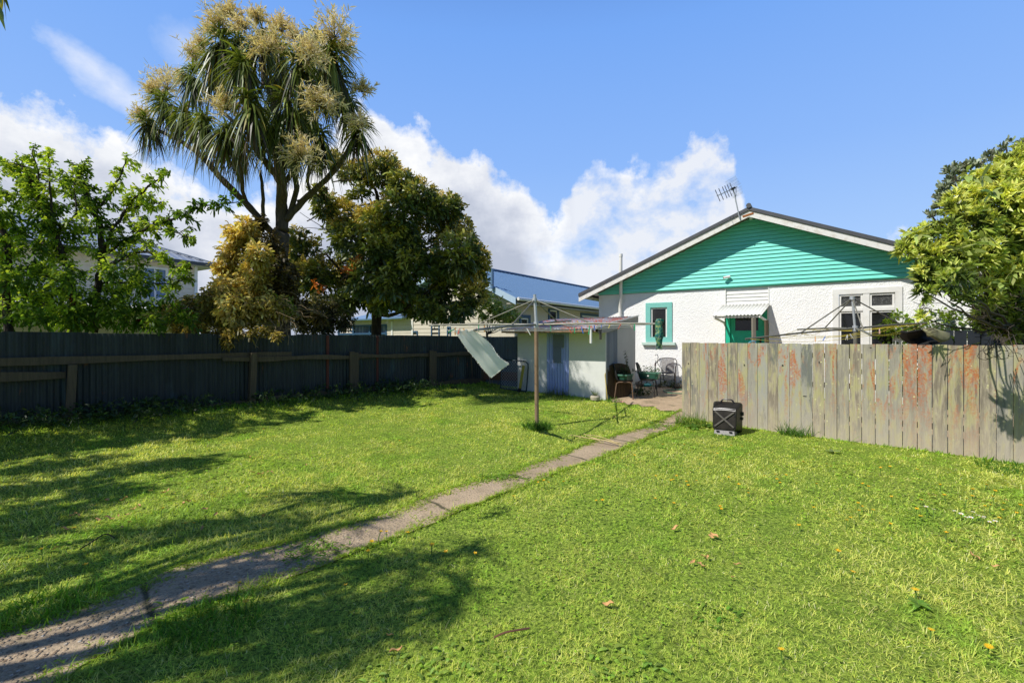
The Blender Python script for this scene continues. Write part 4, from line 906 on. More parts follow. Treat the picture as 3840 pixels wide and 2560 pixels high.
def planter(label, M, lx, ly, h, tag_):
    pos = M.to_translation(); t = thing('planter_box', label, 'planter', pos, 'green planters on chairs')
    def rr(a, c, z): return [(a,-c,z),(a,c,z),(-a,c,z),(-a,-c,z)]
    m = MB(M); m.loft([rr(lx*.40,ly*.38,0), rr(lx*.44,ly*.42,.03), rr(lx*.49,ly*.48,h-.03)]); m.build('box', M_PLG, t, bevel=.008)
    m = MB(M); ring2 = [rr(lx*.52,ly*.52,h-.032), rr(lx*.53,ly*.53,h), rr(lx*.46,ly*.46,h), rr(lx*.46,ly*.46,h-.03)]; m.loft(ring2, False); m.build('rim', M_RIMG, t, bevel=.003)
    m = MB(M); m.quad(*rr(lx*.465,ly*.465,h-.02)); m.build('potting_soil', paint('dark_potting_soil', (.03,.022,.015)), t)
    if tag_:
        m = MB(M); m.add([(-.02,-ly*.465-.004,.07),(.02,-ly*.465-.004,.07),(.02,-ly*.48-.004,.10),(-.02,-ly*.48-.004,.10)],[(0,1,2,3)]); m.build('paper_label', M_WHITE, t)
    return t
P1 = M1 @ Matrix.Translation((.03, 0, .425)) @ Matrix.Rotation(-.35, 4, 'Z'); planter('short dark green planter with a pale rim and a tall trailing plant', P1, .22, .45, .15, False)
P2 = M2 @ Matrix.Translation((.05, -.02, .425)) @ Matrix.Rotation(-.15 + .0, 4, 'Z'); planter('long dark green planter trough with a white paper label', P2, .50, .24, .17, True)
M_LEAFP = leafmat('potted_leaves', .3)
def potplant(name, label, base, n, hgt, spread, c, tall=None, L=.06):
    S = Strips(); base = np.array(base); o = base + rng.normal(size=(n, 3)) * np.array([spread*.35, spread*.35, .0]) + np.array([0,0,.0])
    d = rdir(n) * .8 + np.array([0,0,.9]); S.add(o, d, hgt*rng.uniform(.5,1.1,n), .006, vary(c, n), droop=.35, K=4)
    tips = o + nrm(d) * hgt * rng.uniform(.3, .9, (n, 1)) - np.array([0,0,.1])*hgt; sprigs(S, tips, d, 6, L, L*.35, vary(c, n), 1.2, .3)
    if tall:
        k = 26; z = np.linspace(.05, tall, k); ax = base + np.stack([.03*np.sin(z*9), .0*z, z], 1); sprigs(S, ax, np.tile([.2,-.3,.5], (k,1)), 6, .035, .016, vary((.06,.085,.03), k), 1.1, .2)
        S.add([base], [[.04,0,1]], tall, .012, (.05,.06,.03), droop=0, K=4)
    o_ = S.build(name, M_LEAFP); props(o_, label, 'plant'); return o_
p = P1 @ Vector((0, .05, .13)); potplant('trailing_plant', 'trailing grey-green plant with one tall stalk in the short planter', p, 26, .22, .16, (.06,.09,.035), .52)
p = P2 @ Vector((.02, 0, .15)); potplant('sparse_seedling', 'sparse upright seedlings in the long planter trough', p, 22, .22, .30, (.10,.15,.06))
# wicker bistro chair against the house
wc = P0(2500, 1458); WM = Matrix.Translation((wc.x, wc.y, gz(wc.x, wc.y))) @ Matrix.Rotation(ROT + .12, 4, 'Z')   # faces -y
t_w = thing('bistro_chair', 'grey tubular bistro chair with woven strap back against the white wall', 'chair', WM.to_translation())
for s in (-1, 1):
    m = MB(WM); m.tube([(s*.25,-.22,0),(s*.25,-.22,.40),(s*.26,-.22,.62),(s*.265,-.10,.68),(s*.25,.08,.73),(s*.20,.18,.80),(s*.10,.21,.815),(0,.215,.82)], .012, 8); m.build('arm_frame', M_TUBE, t_w, smooth=True)
    m = MB(WM); m.tube([(s*.19,.20,0),(s*.18,.16,.36),(s*.17,.12,.42)], .011, 8); m.build('leg', M_TUBE, t_w, smooth=True)
m = MB(WM); m.tube([(-.25,-.22,.27),(.25,-.22,.27)], .008, 6); m.tube([(-.25,-.22,.43),(.25,-.22,.43)], .011, 6); m.tube([(-.18,.16,.43),(.18,.16,.43)], .009, 6); m.build('cross_bar', M_TUBE, t_w, smooth=True)
M_STRAP = paint('grey_woven_strap', (.16,.14,.14), (.09,.08,.08), .6, 20)
m = MB(WM)
for k in range(13): x = -.155 + .31*k/12; m.tube([(x,.14,.44),(x,.17,.6),(x,.205,.80)], .0085, 6)
m.build('back_straps', M_STRAP, t_w)
m = MB(WM)
for k in range(15): y = -.2 + .34*k/14; m.tube([(-.2,y,.435),(.2,y,.435)], .009, 6)
m.build('seat_straps', M_STRAP, t_w)
# oval board leaning on the shed side, with a yellow hose over it
bo = P0(2293, 1497); bo = SR @ Vector((.42, -.16, 0)); zb = gz(bo.x, bo.y)
OM = Matrix.Translation((bo.x, bo.y, zb)) @ Matrix.Rotation(math.atan2(SR.col[0].y, SR.col[0].x) - .35, 4, 'Z') @ Matrix.Rotation(-.10, 4, 'X')
def oval(w, h, y): return [(w*math.copysign(abs(math.cos(a))**.7, math.cos(a)), y, h/2 + h/2*math.copysign(abs(math.sin(a))**.6, math.sin(a))) for a in [2*math.pi*k/40 for k in range(40)]]
m = MB(OM); m.loft([oval(.40,.80,-.018), oval(.41,.81,0), oval(.40,.80,.018)]); bdo = m.build('wooden_board', wood('stained_brown_board', (.115,.075,.035), (.03,.022,.015), 8, .4), None, smooth=True); props(bdo, 'brown stained oval table top leaning on the side of the shed', 'table top')
m = MB(OM); m.tube([(-.43,-.03,.0),(-.45,-.04,.3),(-.46,-.04,.55),(-.42,-.04,.66),(-.35,-.035,.70)], .012, 8); ho = m.build('yellow_pipe', paint('yellow_hose', (.55,.42,.12), (.45,.35,.1)), None, smooth=True); props(ho, 'bent yellow pipe resting along the edge of the leaning table top', 'pipe')
# garden hose, sprinkler stake, hook, white stake, stones, turquoise disc
def gpx(px, py, dz=.02): q = gp(px, py); return Vector((q.x, q.y, q.z + .014 + dz))
m = MB(); m.tube([gpx(*q) for q in ((2570,1466),(2540,1465),(2505,1466),(2490,1468),(2488,1470),(2500,1476),(2520,1479),(2545,1480),(2575,1481))], .012, 8); props(m.build('garden_hose', paint('green_hose', (.04,.20,.12),(.03,.15,.09), .35), None, smooth=True), 'green garden hose looped on the patio behind the wooden fence', 'hose')
q = gpx(2450, 1454, 0); t_t = thing('hose_stand', 'thin turquoise standpipe with an orange tap by the white wall', 'tap', q)
m = MB(); m.tube([q, q + Vector((.03, 0, .35)), q + Vector((.05,0,.60))], .009, 6); m.build('pipe', paint('turquoise_hose', (.08,.35,.36)), t_t)
m = MB(); m.tube([q + Vector((.05,0,.58)), q + Vector((.055,0,.66))], .022, 8); m.build('tap', PEGM['red'], t_t, smooth=True)
m = MB(); m.tube([q + Vector((.055,0,.66)), q + Vector((.065,-.02,.72)), q + Vector((.05,-.05,.73))], .009, 6); m.build('spout', M_STEEL, t_t)
q = gpx(2480, 1449, 0); m = MB(); m.tube([q + Vector((.1,0,0)), q + Vector((.02,0,.45)), q + Vector((-.10,.02,.62)), q + Vector((-.09,0,.80)), q + Vector((-.11,0,.86)), q + Vector((-.15,0,.87)), q + Vector((-.16,0,.83))], .008, 6); props(m.build('plant_hook', M_TUBE, None), 'crooked thin metal plant hook between the tap and the bistro chair', 'hook')
q = gpx(2455, 1450, 0); m = MB(); m.tube([q + Vector((.08,.1,0)), q + Vector((-.10,.25,.76))], [.026,.004], 8); props(m.build('white_stake', M_WHITE, None, smooth=True), 'pointed white stake leaning against the house wall', 'stake')
q = gpx(2427, 1450, 0); m = MB(); m.lathe([(.03,0),(.11,.015),(.12,.05),(.08,.075),(.02,.085)], q); props(m.build('sprinkler', paint('turquoise_plastic', (.02,.42,.40),(.02,.36,.34), .35), None, smooth=True), 'round turquoise sprinkler on the patio by the wall', 'sprinkler')
for px, py, s, lb in ((2398, 1450, .13, 'grey rock half hidden behind the planter chair'), (2470, 1452, .08, 'flat pale stone left of the bistro chair'), (2542, 1456, .12, 'dark rock right of the bistro chair legs'), (2388, 1470, .07, 'pale lump of rubble behind the small planter chair')):
    q = gpx(px, py, 0); m = MB(); rg = []
    for j in range(6):
        ph = -math.pi/2 + math.pi*j/5; rg.append([q + Vector((s*math.cos(ph)*math.cos(a)*(1+.18*math.sin(3*a+j)), s*math.cos(ph)*math.sin(a)*(1+.15*math.cos(2*a+px)), s*.55*(1+math.sin(ph))*(1+.1*math.sin(2*a)))) for a in [2*math.pi*k/10 for k in range(10)]])
    m.loft(rg); props(m.build('garden_rock', paint('grey_rock', (.22,.20,.17),(.12,.11,.09), .9, 14, .6), None, smooth=True, ang=50), lb, 'rock', 'rocks at the foot of the house wall')
q = gpx(2515, 1452, 0); potplant('wall_weed', 'leafy green weed growing behind the bistro chair', q, 40, .30, .25, (.09,.13,.03)); 
q = gpx(2425, 1447, 0); potplant('wall_weed', 'low green weed beside the turquoise sprinkler', q + Vector((-.1,.1,0)), 24, .16, .3, (.10,.15,.03))
q = gpx(2358, 1490, 0); potplant('shade_fern', 'dark leafy clump growing in the shade under the small planter chair', SR @ Vector((1.15, -.35, gz(2.9,11.7))), 46, .30, .28, (.05,.09,.025))
# small pot with a spiky succulent at the shed corner
q = gp(2232, 1503); t_pot = thing('plant_pot', 'small pale pot at the front corner of the shed', 'pot', q)
m = MB(); m.lathe([(.06,0),(.105,.03),(.115,.09),(.095,.125),(.085,.125),(.08,.10)], q, 18); m.build('bowl', paint('pale_stone_pot', (.48,.43,.33),(.36,.31,.22), .8, 12, .4), t_pot, smooth=True)
S = Strips(); n = 14; a = np.linspace(0, 2*math.pi, n, endpoint=False); S.add(np.tile(np.array(q)+[0,0,.1],(n,1)), np.stack([np.cos(a)*.6,np.sin(a)*.6,np.full(n,.8)],1), rng.uniform(.12,.22,n), .022, vary((.17,.22,.12), n, .2), droop=.05, K=3, prof=[.7,1,.6,.03]); props(S.build('succulent', M_LEAFP), 'spiky grey-green succulent in the pale pot at the shed corner', 'succulent')
# chain-link gate and yellow level leaning at the left of the shed, spade on the iron fence
ga, gb_ = -.42, onw(SF, 1997)[0]; gy = -.16; M_GATE = paint('dark_teal_tube', (.02,.045,.055), (.03,.05,.055), .45, 10, .1, metal=.2)
zg = gz(.4, 12.3)
t_g = thing('chain_link_gate', 'dark tubular chain-link gate leaning between the iron fence and the shed', 'gate', SF @ Vector((.1, gy, zg)))
m = MB(SF); m.tube([(gb_-.08,gy,zg+.02),(gb_-.02,gy,zg+.62),(gb_-.03,gy+.01,zg+.72),(gb_-.12,gy+.02,zg+.78),(ga,gy+.03,zg+.82),(ga-.02,gy,zg+.06),(gb_-.08,gy,zg+.02)], .017, 8); m.build('frame', M_GATE, t_g, smooth=True)
m = MB(SF); wdt = gb_ - ga - .1; hh = .74; st = .085
for s in (1, -1):
    for k in range(-9, 22):
        x = ga + k*st; pts_ = []
        for (zz) in (0, hh):
            pts_.append([x + s*zz, zz])
        (xa, za), (xb, zb_) = pts_
        lo, hi_ = ga, ga + wdt
        tA, tB = 0.0, 1.0; dx = xb - xa
        for bnd_, sg in ((lo, 1), (hi_, -1)):
            v0, v1 = (xa-bnd_)*sg, (xb-bnd_)*sg
            if v0 < 0 and v1 < 0: tA, tB = 1, 0
            elif v0 < 0: tA = max(tA, v0/(v0-v1))
            elif v1 < 0: tB = min(tB, v0/(v0-v1))
        if tB - tA > .02: m.tube([(xa+dx*tA, gy+.012*s, zg+.04+hh*tA), (xa+dx*tB, gy+.012*s, zg+.04+hh*tB)], .0035, 4)
m.build('chain_mesh', M_STEEL, t_g)
m = MB(SF); m.bar((onw(SF,1969)[0],gy-.06,zg+.10),(onw(SF,1980)[0],gy-.03,zg+.68),.075,.025,(0,1,0)); lv = m.build('spirit_level', paint('yellow_level_paint', (.45,.38,.05),(.30,.25,.05), .5, 20), None, bevel=.004); props(lv, 'long yellow spirit level leaning on the chain-link gate', 'spirit level')
m = MB(SF); m.bar((onw(SF,1964)[0],gy-.062,zg+.0),(onw(SF,1969)[0],gy-.06,zg+.10),.075,.03,(0,1,0)); m.build('end_cap', M_BLACK, lv)
sx = onw(CF, 1757)[0]; sb = CF @ Vector((sx, -.16, 0)); sz_ = gz(sb.x, sb.y)
t_s = thing('garden_fork', 'old garden fork with a D-shaped handle leaning on the iron fence', 'garden fork', CF @ Vector((sx, -.16, sz_)))
m = MB(CF); m.tube([(sx,-.16,sz_+.22),(sx,-.10,sz_+.86)], .017, 8); m.build('shaft', M_WOOD, t_s)
m = MB(CF); m.tube([(sx,-.10,sz_+.85),(sx-.06,-.09,sz_+.92),(sx-.055,-.085,sz_+.98),(sx+.055,-.085,sz_+.98),(sx+.06,-.09,sz_+.92),(sx,-.10,sz_+.85)], .012, 8); m.build('handle', M_TUBE, t_s)
m = MB(CF)
for k in range(4): m.tube([(sx-.075+k*.05,-.16,sz_+.20),(sx-.075+k*.05,-.18,sz_-.05)], .007, 5)
m.tube([(sx-.08,-.16,sz_+.21),(sx+.08,-.16,sz_+.21)], .01, 6); m.build('tines', M_TUBE, t_s)
for k, px in enumerate((1822, 1831)):
    sx2 = onw(CF, px)[0]; m = MB(CF); z = sz_; m.tube([(sx2-.1,-.3,z),(sx2,-.03,z+.82+.05*k)], .016, 6); props(m.build('garden_stake', M_POST, None), ('left', 'right')[k] + ' one of two thin wooden stakes leaning in the corner of the iron fence', 'stake', 'stakes leaning in the fence corner')
# posts and upturned tub behind the paling fence
for px, py, Y, w, lb in ((2826, 1191, 9.6, .065, 'grey wooden post standing before the green door'), (2874, 1200, 11.3, .07, 'dark weathered post at the right edge of the green door')):
    p = pt(px, py, Y); zq = gz(p.x, p.y); m = MB(); m.bar((p.x+.02, Y, zq), (p.x, Y, p.z), w, w, (0,1,0)); props(m.build('wooden_post', M_POST if px < 2850 else M_WOOD, None, bevel=.005), lb, 'post', 'posts before the back door')
m = MB(); m.tube([pt(2806,1287,9.0), pt(2815,1281,9.0), pt(2826,1279,9.0), pt(2834,1281,9.0), pt(2834,1295,9.0)], .010, 6); props(m.build('blue_hose', paint('pale_blue_hose', (.12,.42,.55)), None, smooth=True), 'loop of pale blue hose showing above the fence by the door', 'hose')
ub = pt(3470, 1275, 8.6); t_u = thing('upturned_tub', 'dark hollow tub with a weathered olive rim poking above the paling fence', 'tub', (ub.x, ub.y, gz(ub.x, ub.y)))
def q3(px, py, Y): return pt(px, py, Y)
A_ = [q3(3378,1240,8.6), q3(3405,1244,8.5), q3(3452,1236,8.45), q3(3490,1232,8.5)]; B_ = [q3(3440,1300,8.6), q3(3470,1300,8.5), q3(3500,1292,8.45), q3(3525,1284,8.5)]
m = MB(); rows = [[a.lerp(c, k/6) + Vector((0, .16*math.sin(math.pi*k/6), 0)) for k in range(7)] for a, c in zip(A_, B_)]; m.grid(rows); m.build('hollow', M_DARK, t_u, smooth=True, solid=.02)
C_ = [q3(3460,1234,8.4), q3(3480,1230,8.42), q3(3500,1231,8.45), q3(3525,1240,8.5), q3(3558,1248,8.55), q3(3561,1262,8.55)]; D_ = [q3(3478,1262,8.36), q3(3496,1264,8.36), q3(3508,1272,8.36), q3(3524,1282,8.4), q3(3540,1281,8.42), q3(3553,1274,8.45)]
m = MB(); m.grid([[c.lerp(d, k/4) + Vector((0,-.03*math.sin(math.pi*k/4),0)) for k in range(5)] for c, d in zip(C_, D_)]); m.build('rim', paint('weathered_olive_rim', (.26,.25,.12),(.14,.13,.08), .7, 10, .3), t_u, smooth=True, solid=.03)
m = MB(); m.tube([Vector((ub.x, ub.y+.1, gz(ub.x, ub.y))), q3(3470,1290,8.7)], .03, 8); m.build('stand', M_TUBE, t_u)
# ------------------------------------------------------------------ trees and shrubs
def bark(name, c, c2, sc_=9):
    b = NB(name); v = b.mapped((1, 1, .3)); n = b.noise(v, sc_*2, 7, .7, .5); vo = b.voro(b.mapped((1, 1, .4)), sc_*3)
    cc = b.mix(b.ramp(n, [(.35, 0), (.65, 1)]), c, c2)
    h = b.math('ADD', n, b.math('MULTIPLY', vo.outputs['Distance'], .8))
    return b.done(b.bsdf(cc, .9, 0, .15, b.bump(h, .8, .02)))
M_BARK = bark('grey_brown_bark', (.115, .095, .07), (.06, .05, .038)); M_BARKD = bark('dark_bark', (.06, .048, .036), (.03, .025, .02)); M_BARKL = bark('pale_bark', (.26, .22, .16), (.15, .12, .09))
def wig(pts, amp, sub=4):
    out = []
    for i in range(len(pts)-1):
        for k in range(sub):
            p = pts[i].lerp(pts[i+1], k/sub)
            if (i or k): p = p + Vector((random.uniform(-1,1), random.uniform(-1,1), random.uniform(-1,1)))*amp
            out.append(p)
    return out + [pts[-1]]
def smooth_path(pts, sub=5):
    out = []; n = len(pts)
    for i in range(n-1):
        p0, p1, p2, p3 = pts[max(i-1,0)], pts[i], pts[i+1], pts[min(i+2,n-1)]
        for k in range(sub):
            t = k/sub; out.append(.5*((2*p1) + (p2-p0)*t + (2*p0-5*p1+4*p2-p3)*t*t + (3*p1-p0-3*p2+p3)*t**3))
    return out + [pts[-1]]
LS = [1.0]
def limb(m, pts, r0, r1, n=8, amp=.01):
    r0 *= LS[0]; r1 *= max(LS[0], .75)
    p = smooth_path(pts); k = len(p)
    p = [q + Vector((random.uniform(-1,1), random.uniform(-1,1), random.uniform(-1,1)))*amp*(0 < i < k-1) for i, q in enumerate(p)]
    m.tube(p, [(r0 + (r1-r0)*(i/(k-1))) * random.uniform(.93, 1.07) for i in range(k)], n); return p
M_LEAFC = leafmat('cabbage_tree_leaves', .22, .42, .5); M_FLOWC = leafmat('cream_flower_spikes', .3, .8, .1)
def cabbage_head(S, c, axis, n, L, dead=18, tilt=0):
    """rosette of strap leaves: upper ones stand out, lower ones hang"""
    c = np.array(c); axis = nrm(np.array(axis, float)[None])[0]
    ph = rng.uniform(0, 2*np.pi, n); el = rng.uniform(-1.0, 1.1, n)
    t1 = nrm(np.cross(axis, [0.31, .7, .2])[None])[0]; t2 = np.cross(axis, t1)
    d = axis[None]*np.sin(el)[:, None] + np.cos(el)[:, None]*(t1[None]*np.cos(ph)[:, None] + t2[None]*np.sin(ph)[:, None])
    o = c[None] + axis[None]*(np.sin(el)*.12)[:, None] + rng.normal(size=(n,3))*.03
    side = np.cross(d, np.tile(axis, (n,1))) + rng.normal(size=(n,3))*.25
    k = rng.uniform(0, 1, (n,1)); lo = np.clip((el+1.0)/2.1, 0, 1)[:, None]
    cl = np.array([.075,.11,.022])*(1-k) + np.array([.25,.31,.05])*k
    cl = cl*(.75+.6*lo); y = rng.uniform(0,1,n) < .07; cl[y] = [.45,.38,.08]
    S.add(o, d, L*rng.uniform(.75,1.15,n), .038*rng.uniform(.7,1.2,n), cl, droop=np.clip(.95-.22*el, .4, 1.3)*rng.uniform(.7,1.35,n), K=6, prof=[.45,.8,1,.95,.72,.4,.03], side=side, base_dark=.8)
    # hanging skirt
    m_ = dead; ph = rng.uniform(0, 2*np.pi, m_); d = np.stack([np.cos(ph)*.55, np.sin(ph)*.55, rng.uniform(-1.1,-.3,m_)], 1)
    S.add(c[None] - axis[None]*.12 + rng.normal(size=(m_,3))*.05, d, L*rng.uniform(.6,1.15,m_), .038, vary((.06,.055,.028) , m_, .35), droop=.75, K=4, prof=[.6,1,.8,.5,.05])
    z = dead//2; ph = rng.uniform(0, 2*np.pi, z); d = np.stack([np.cos(ph)*.4, np.sin(ph)*.4, rng.uniform(-1.1,-.5,z)], 1)
    S.add(c[None] - axis[None]*.3 + rng.normal(size=(z,3))*.06, d, L*rng.uniform(.7,1.2,z), .022, vary((.17,.125,.07), z, .3), droop=.8, K=3, prof=[.8,1,.6,.05])
def panicle(S, c, r, up, n=34):
    c = np.array(c); br = nrm(rdir(n) + np.array(up)[None]*.75); Lb = r*rng.uniform(.55,1.1,n)
    S.add(np.tile(c-np.array(up)*r*.35,(n,1)), br, Lb*1.1, .010, vary((.20,.16,.07), n), droop=.12, K=3)
    k = 13; t = rng.uniform(.30,1.05,(n,k,1)); base = (c-np.array(up)*r*.35)[None,None] + br[:,None]*Lb[:,None,None]*1.1*t
    base = base.reshape(-1,3); base[:,2] -= .0; d = nrm(np.repeat(br,k,0)*.55 + rdir(n*k)*.8 + np.array([0,0,.15]))
    tone = rng.uniform(0,1,(n*k,1)); colr = np.array([.70,.56,.32])*(1-tone) + np.array([.97,.88,.64])*tone
    S.add(base, d, .125*rng.uniform(.6,1.3,n*k)*(r/.45)**.5, .017*rng.uniform(.7,1.3,n*k), colr, droop=.1, K=2, prof=[.7,1,.25])
def Z2(x, y): return (400 + x/1.96, y/1.96)                  # picks made on an enlarged crop
YC = 10.6
def zp(x, y, dy=0):
    px, py = Z2(x, y); k = min(1, max(0, (1500-y)/500)); w = min(1, max(0, (x-500)/500)); return pt(px, py, YC + k*((1-w)*(.5 - dy) + w*(dy*2.0 - 1.1)))
cb0 = zp(1270, 2480); cb0.z = gz(cb0.x, cb0.y)
t_cab = thing('cabbage_tree', 'tall cabbage tree with strap leaves and cream flower plumes behind the iron fence', 'tree', cb0)
LS[0] = .58; m = MB(); fork = zp(1290, 1700)
limb(m, [cb0, zp(1262, 2150), zp(1262, 1850), fork], .42, .23, 12, .015); limb(m, [fork, zp(1287, 1520), zp(1285, 1350), zp(1262, 1100, .1), zp(1255, 850, .2), zp(1190, 650, .3), zp(1135, 480, .3)], .235, .055, 10)
for pts_, r0, r1 in (
    ([(1250,1760,0),(1090,1570,-.1),(900,1370,-.2),(820,1290,-.2),(700,1150,-.3),(560,1050,-.4),(440,990,-.4),(310,930,-.4)], .14, .045),
    ([(820,1290,-.2),(690,1140,-.5),(620,1000,-.6),(565,860,-.6)], .07, .04), ([(800,1270,-.2),(830,1180,0),(900,1080,.2),(980,1010,.3)], .06, .04),
    ([(1120,1620,-.1),(1010,1450,-.2),(985,1200,-.3),(960,1080,-.3),(860,950,-.4)], .075, .04),
    ([(1275,1340,0),(1200,1230,-.3),(1090,1090,-.4),(1040,950,-.4),(1020,760,-.4),(1050,640,-.4),(1040,520,-.3),(960,450,-.3)], .12, .045),
    ([(1040,950,-.4),(900,870,-.5),(800,760,-.5),(720,640,-.5)], .06, .04), ([(1020,760,-.4),(1120,680,-.2),(1150,600,-.1),(1140,420,0)], .055, .04), ([(1030,720,-.4),(970,610,-.5),(880,480,-.6),(840,320,-.6)], .05, .04),
    ([(1290,1360,0),(1380,1200,.1),(1340,800,.0),(1360,640,-.1),(1415,480,-.2)], .10, .045),
    ([(1310,1620,0),(1480,1440,.1),(1640,1290,.1),(1760,1130,.1),(1850,950,.1)], .13, .05),
    ([(1340,1590,.2),(1395,1400,.4),(1390,1270,.5),(1450,1000,.5),(1560,700,.4),(1640,600,.2),(1680,430,0)], .11, .045), ([(1150,1640,.2),(1150,1420,.3),(1125,1250,.3)], .07, .04), ([(1400,1480,.2),(1490,1440,.5),(1480,1300,.6),(1520,1080,.5)], .06, .04), ([(1255,850,.2),(1180,760,.6),(1270,560,.8),(1290,420,.8)], .06, .04)):
    limb(m, [zp(*q) for q in pts_], r0, r1, 9)
m.build('trunk', M_BARK, t_cab, smooth=True, ang=180); LS[0] = .62
HEADS = [(835,300,-.6,.62),(640,560,-.6,.58),(300,905,-.4,.5),(430,760,-.5,.6),(1060,760,-.4,.62),(1130,310,0,.62),(1420,450,-.3,.6),(1655,390,0,.72),(1340,760,-.2,.62),(1850,950,.1,.52),(1245,930,-.1,.62),(1570,1010,.2,.6),
    (980,1010,.3,.6),(720,900,-.5,.6),(570,840,-.6,.6),(1000,480,-.3,.6),(1280,560,.5,.62),(1700,600,.3,.66),(1560,640,.5,.6),(880,960,-.3,.58),(1340,1050,.3,.5),(1450,800,.5,.6),(780,500,-.3,.55),(1520,300,.3,.6),(1250,330,.5,.6),(960,310,.2,.6),(1780,760,.5,.55),(1150,880,.6,.62)]
S = Strips(); S2 = Strips()
for x, y, dy, L in HEADS:
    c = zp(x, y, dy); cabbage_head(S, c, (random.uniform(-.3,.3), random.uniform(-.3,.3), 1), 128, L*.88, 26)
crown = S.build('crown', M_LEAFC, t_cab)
S = Strips()
for x, y, r, dy in ((820,150,125,-.6),(900,80,80,-.5),(1105,110,70,0),(1280,190,95,.3),(1190,330,115,-.2),(1490,370,120,-.3),(1660,190,165,0),(650,390,115,-.5),(440,600,155,-.6),(560,570,80,-.6),(250,840,95,-.5),(890,760,105,-.5),(1570,730,120,-.2),(1885,640,85,.3),(1850,900,85,0),(1430,1110,125,-.4),(335,660,95,-.5),(1380,250,80,.2),(760,220,70,-.5),(1740,330,90,.2),(700,320,60,-.5),(1000,180,70,-.2)):
    c = zp(x, y, dy - .15); panicle(S, c, r/1.96/F*YC*1.12, (random.uniform(-.25,.1), -.2, 1), 56 if r > 90 else 38)
S.build('flower_plume', M_FLOWC, t_cab)
m = MB()
for q in range(90):
    hx, hy, dy, L = random.choice(HEADS[2:4] + HEADS[12:16] + HEADS[19:23] + HEADS[10:12]); c = zp(hx + random.uniform(-70,70), hy + random.uniform(60,150), dy)
    m.tube(wig([c, c + Vector((random.uniform(-.12,.12), random.uniform(-.1,.1), -.3)), c + Vector((random.uniform(-.25,.25), random.uniform(-.2,.2), random.uniform(-.5,-.75)))], .015, 2), [.006,.005,.005,.003,.002], 4)
m.build('dead_stalks', paint('dry_brown_stalk', (.16,.11,.065), (.10,.07,.04), .9), t_cab)['kind'] = 'stuff'
# ---- generic broadleaf crown: sprigs over lumpy volumes
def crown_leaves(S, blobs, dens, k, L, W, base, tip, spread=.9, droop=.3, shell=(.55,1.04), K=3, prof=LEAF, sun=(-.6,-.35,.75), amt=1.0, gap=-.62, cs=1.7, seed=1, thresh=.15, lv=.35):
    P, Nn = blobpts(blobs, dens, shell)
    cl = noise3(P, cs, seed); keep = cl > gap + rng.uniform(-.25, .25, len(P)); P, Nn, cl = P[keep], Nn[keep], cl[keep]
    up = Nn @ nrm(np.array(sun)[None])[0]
    w = np.clip((up*.6 + cl*.55 + rng.normal(size=len(P))*.22 - thresh)*1.4, 0, 1)[:, None]*amt  # tip mixes new growth with sunlight put into colour on sunward sprigs
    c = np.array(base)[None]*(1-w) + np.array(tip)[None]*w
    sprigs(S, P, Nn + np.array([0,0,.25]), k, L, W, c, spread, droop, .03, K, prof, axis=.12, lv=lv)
def blobs_px(lst, scale, ox, oy, Y, dyj=.9, rs=1.0):
    o = []
    for b in lst:
        x, y, r = b[:3]; Yb = Y + (b[3] if len(b) > 3 else random.uniform(-dyj, dyj)); o.append((tuple(pt(ox + x/scale, oy + y/scale, Yb)), r/scale/F*Yb*rs))
    return o
def e3(x, y, Y): return pt(800 + x/1.4255, 500 + y/1.4255, Y)
# ---- dark evergreen tree with bronze tips
YE = 13.2
ev0 = e3(870, 1075, YE); ev0.z = gz(ev0.x, ev0.y)
t_ev = thing('evergreen_tree', 'broad dark evergreen tree with bronze new tips beside the cabbage tree', 'tree', ev0)
m = MB(); limb(m, [ev0, e3(872,1000,YE), e3(866,940,YE)], .23, .17, 10); limb(m, [e3(866,945,YE), e3(820,915,YE), e3(770,860,YE), e3(700,760,YE-.4), e3(600,640,YE-.6)], .12, .03)
limb(m, [e3(868,945,YE), e3(882,800,YE), e3(880,640,YE-.1), e3(882,480,YE), e3(875,330,YE), e3(840,280,YE), e3(760,250,YE), e3(640,260,YE)], .13, .02); limb(m, [e3(870,960,YE), e3(960,970,YE-.2), e3(1080,900,YE-.3), e3(1200,800,YE-.3)], .10, .03)
limb(m, [e3(880,600,YE), e3(980,480,YE), e3(1100,380,YE)], .06, .02); limb(m, [e3(860,370,YE), e3(760,390,YE), e3(640,400,YE-.1), e3(500,470,YE-.2)], .04, .02); limb(m, [e3(880,700,YE), e3(1050,650,YE+.3), e3(1250,560,YE+.4)], .07, .02); limb(m, [e3(875,520,YE), e3(780,500,YE+.4), e3(640,470,YE+.5)], .05, .02)
for q in range(26):
    a = e3(870 + random.uniform(-40,40), random.uniform(400,850), YE); b_ = e3(870 + random.uniform(-420,480), random.uniform(300,900), YE + random.uniform(-1.5,1.5)); limb(m, [a, a.lerp(b_, .5) + Vector((0,0,.15)), b_], .03, .008, 5)
m.build('trunk', M_BARKD, t_ev, smooth=True, ang=180)
EB = [(880,190,75),(940,150,45),(800,210,60),(720,200,45),(640,130,40),(1010,260,65),(1100,330,75),(1180,390,60),(1250,400,75),(1320,500,60),(1360,570,45),(1385,680,80),(1420,780,45),(1400,850,60),(1260,860,110),(1160,600,140),(1000,420,110),(1060,480,100),(850,470,80),(700,440,75),(600,385,60),(650,560,95),(700,700,110),(850,700,120),(1000,740,135),(1150,790,130),(600,800,110),(760,850,85),(950,880,60),(490,650,75),(1300,650,115),(1080,900,75),(1180,930,60),(520,760,80),(460,560,60),(560,320,45),(1330,950,45),(930,570,90),(1260,520,90),(680,900,55),(430,760,70)]
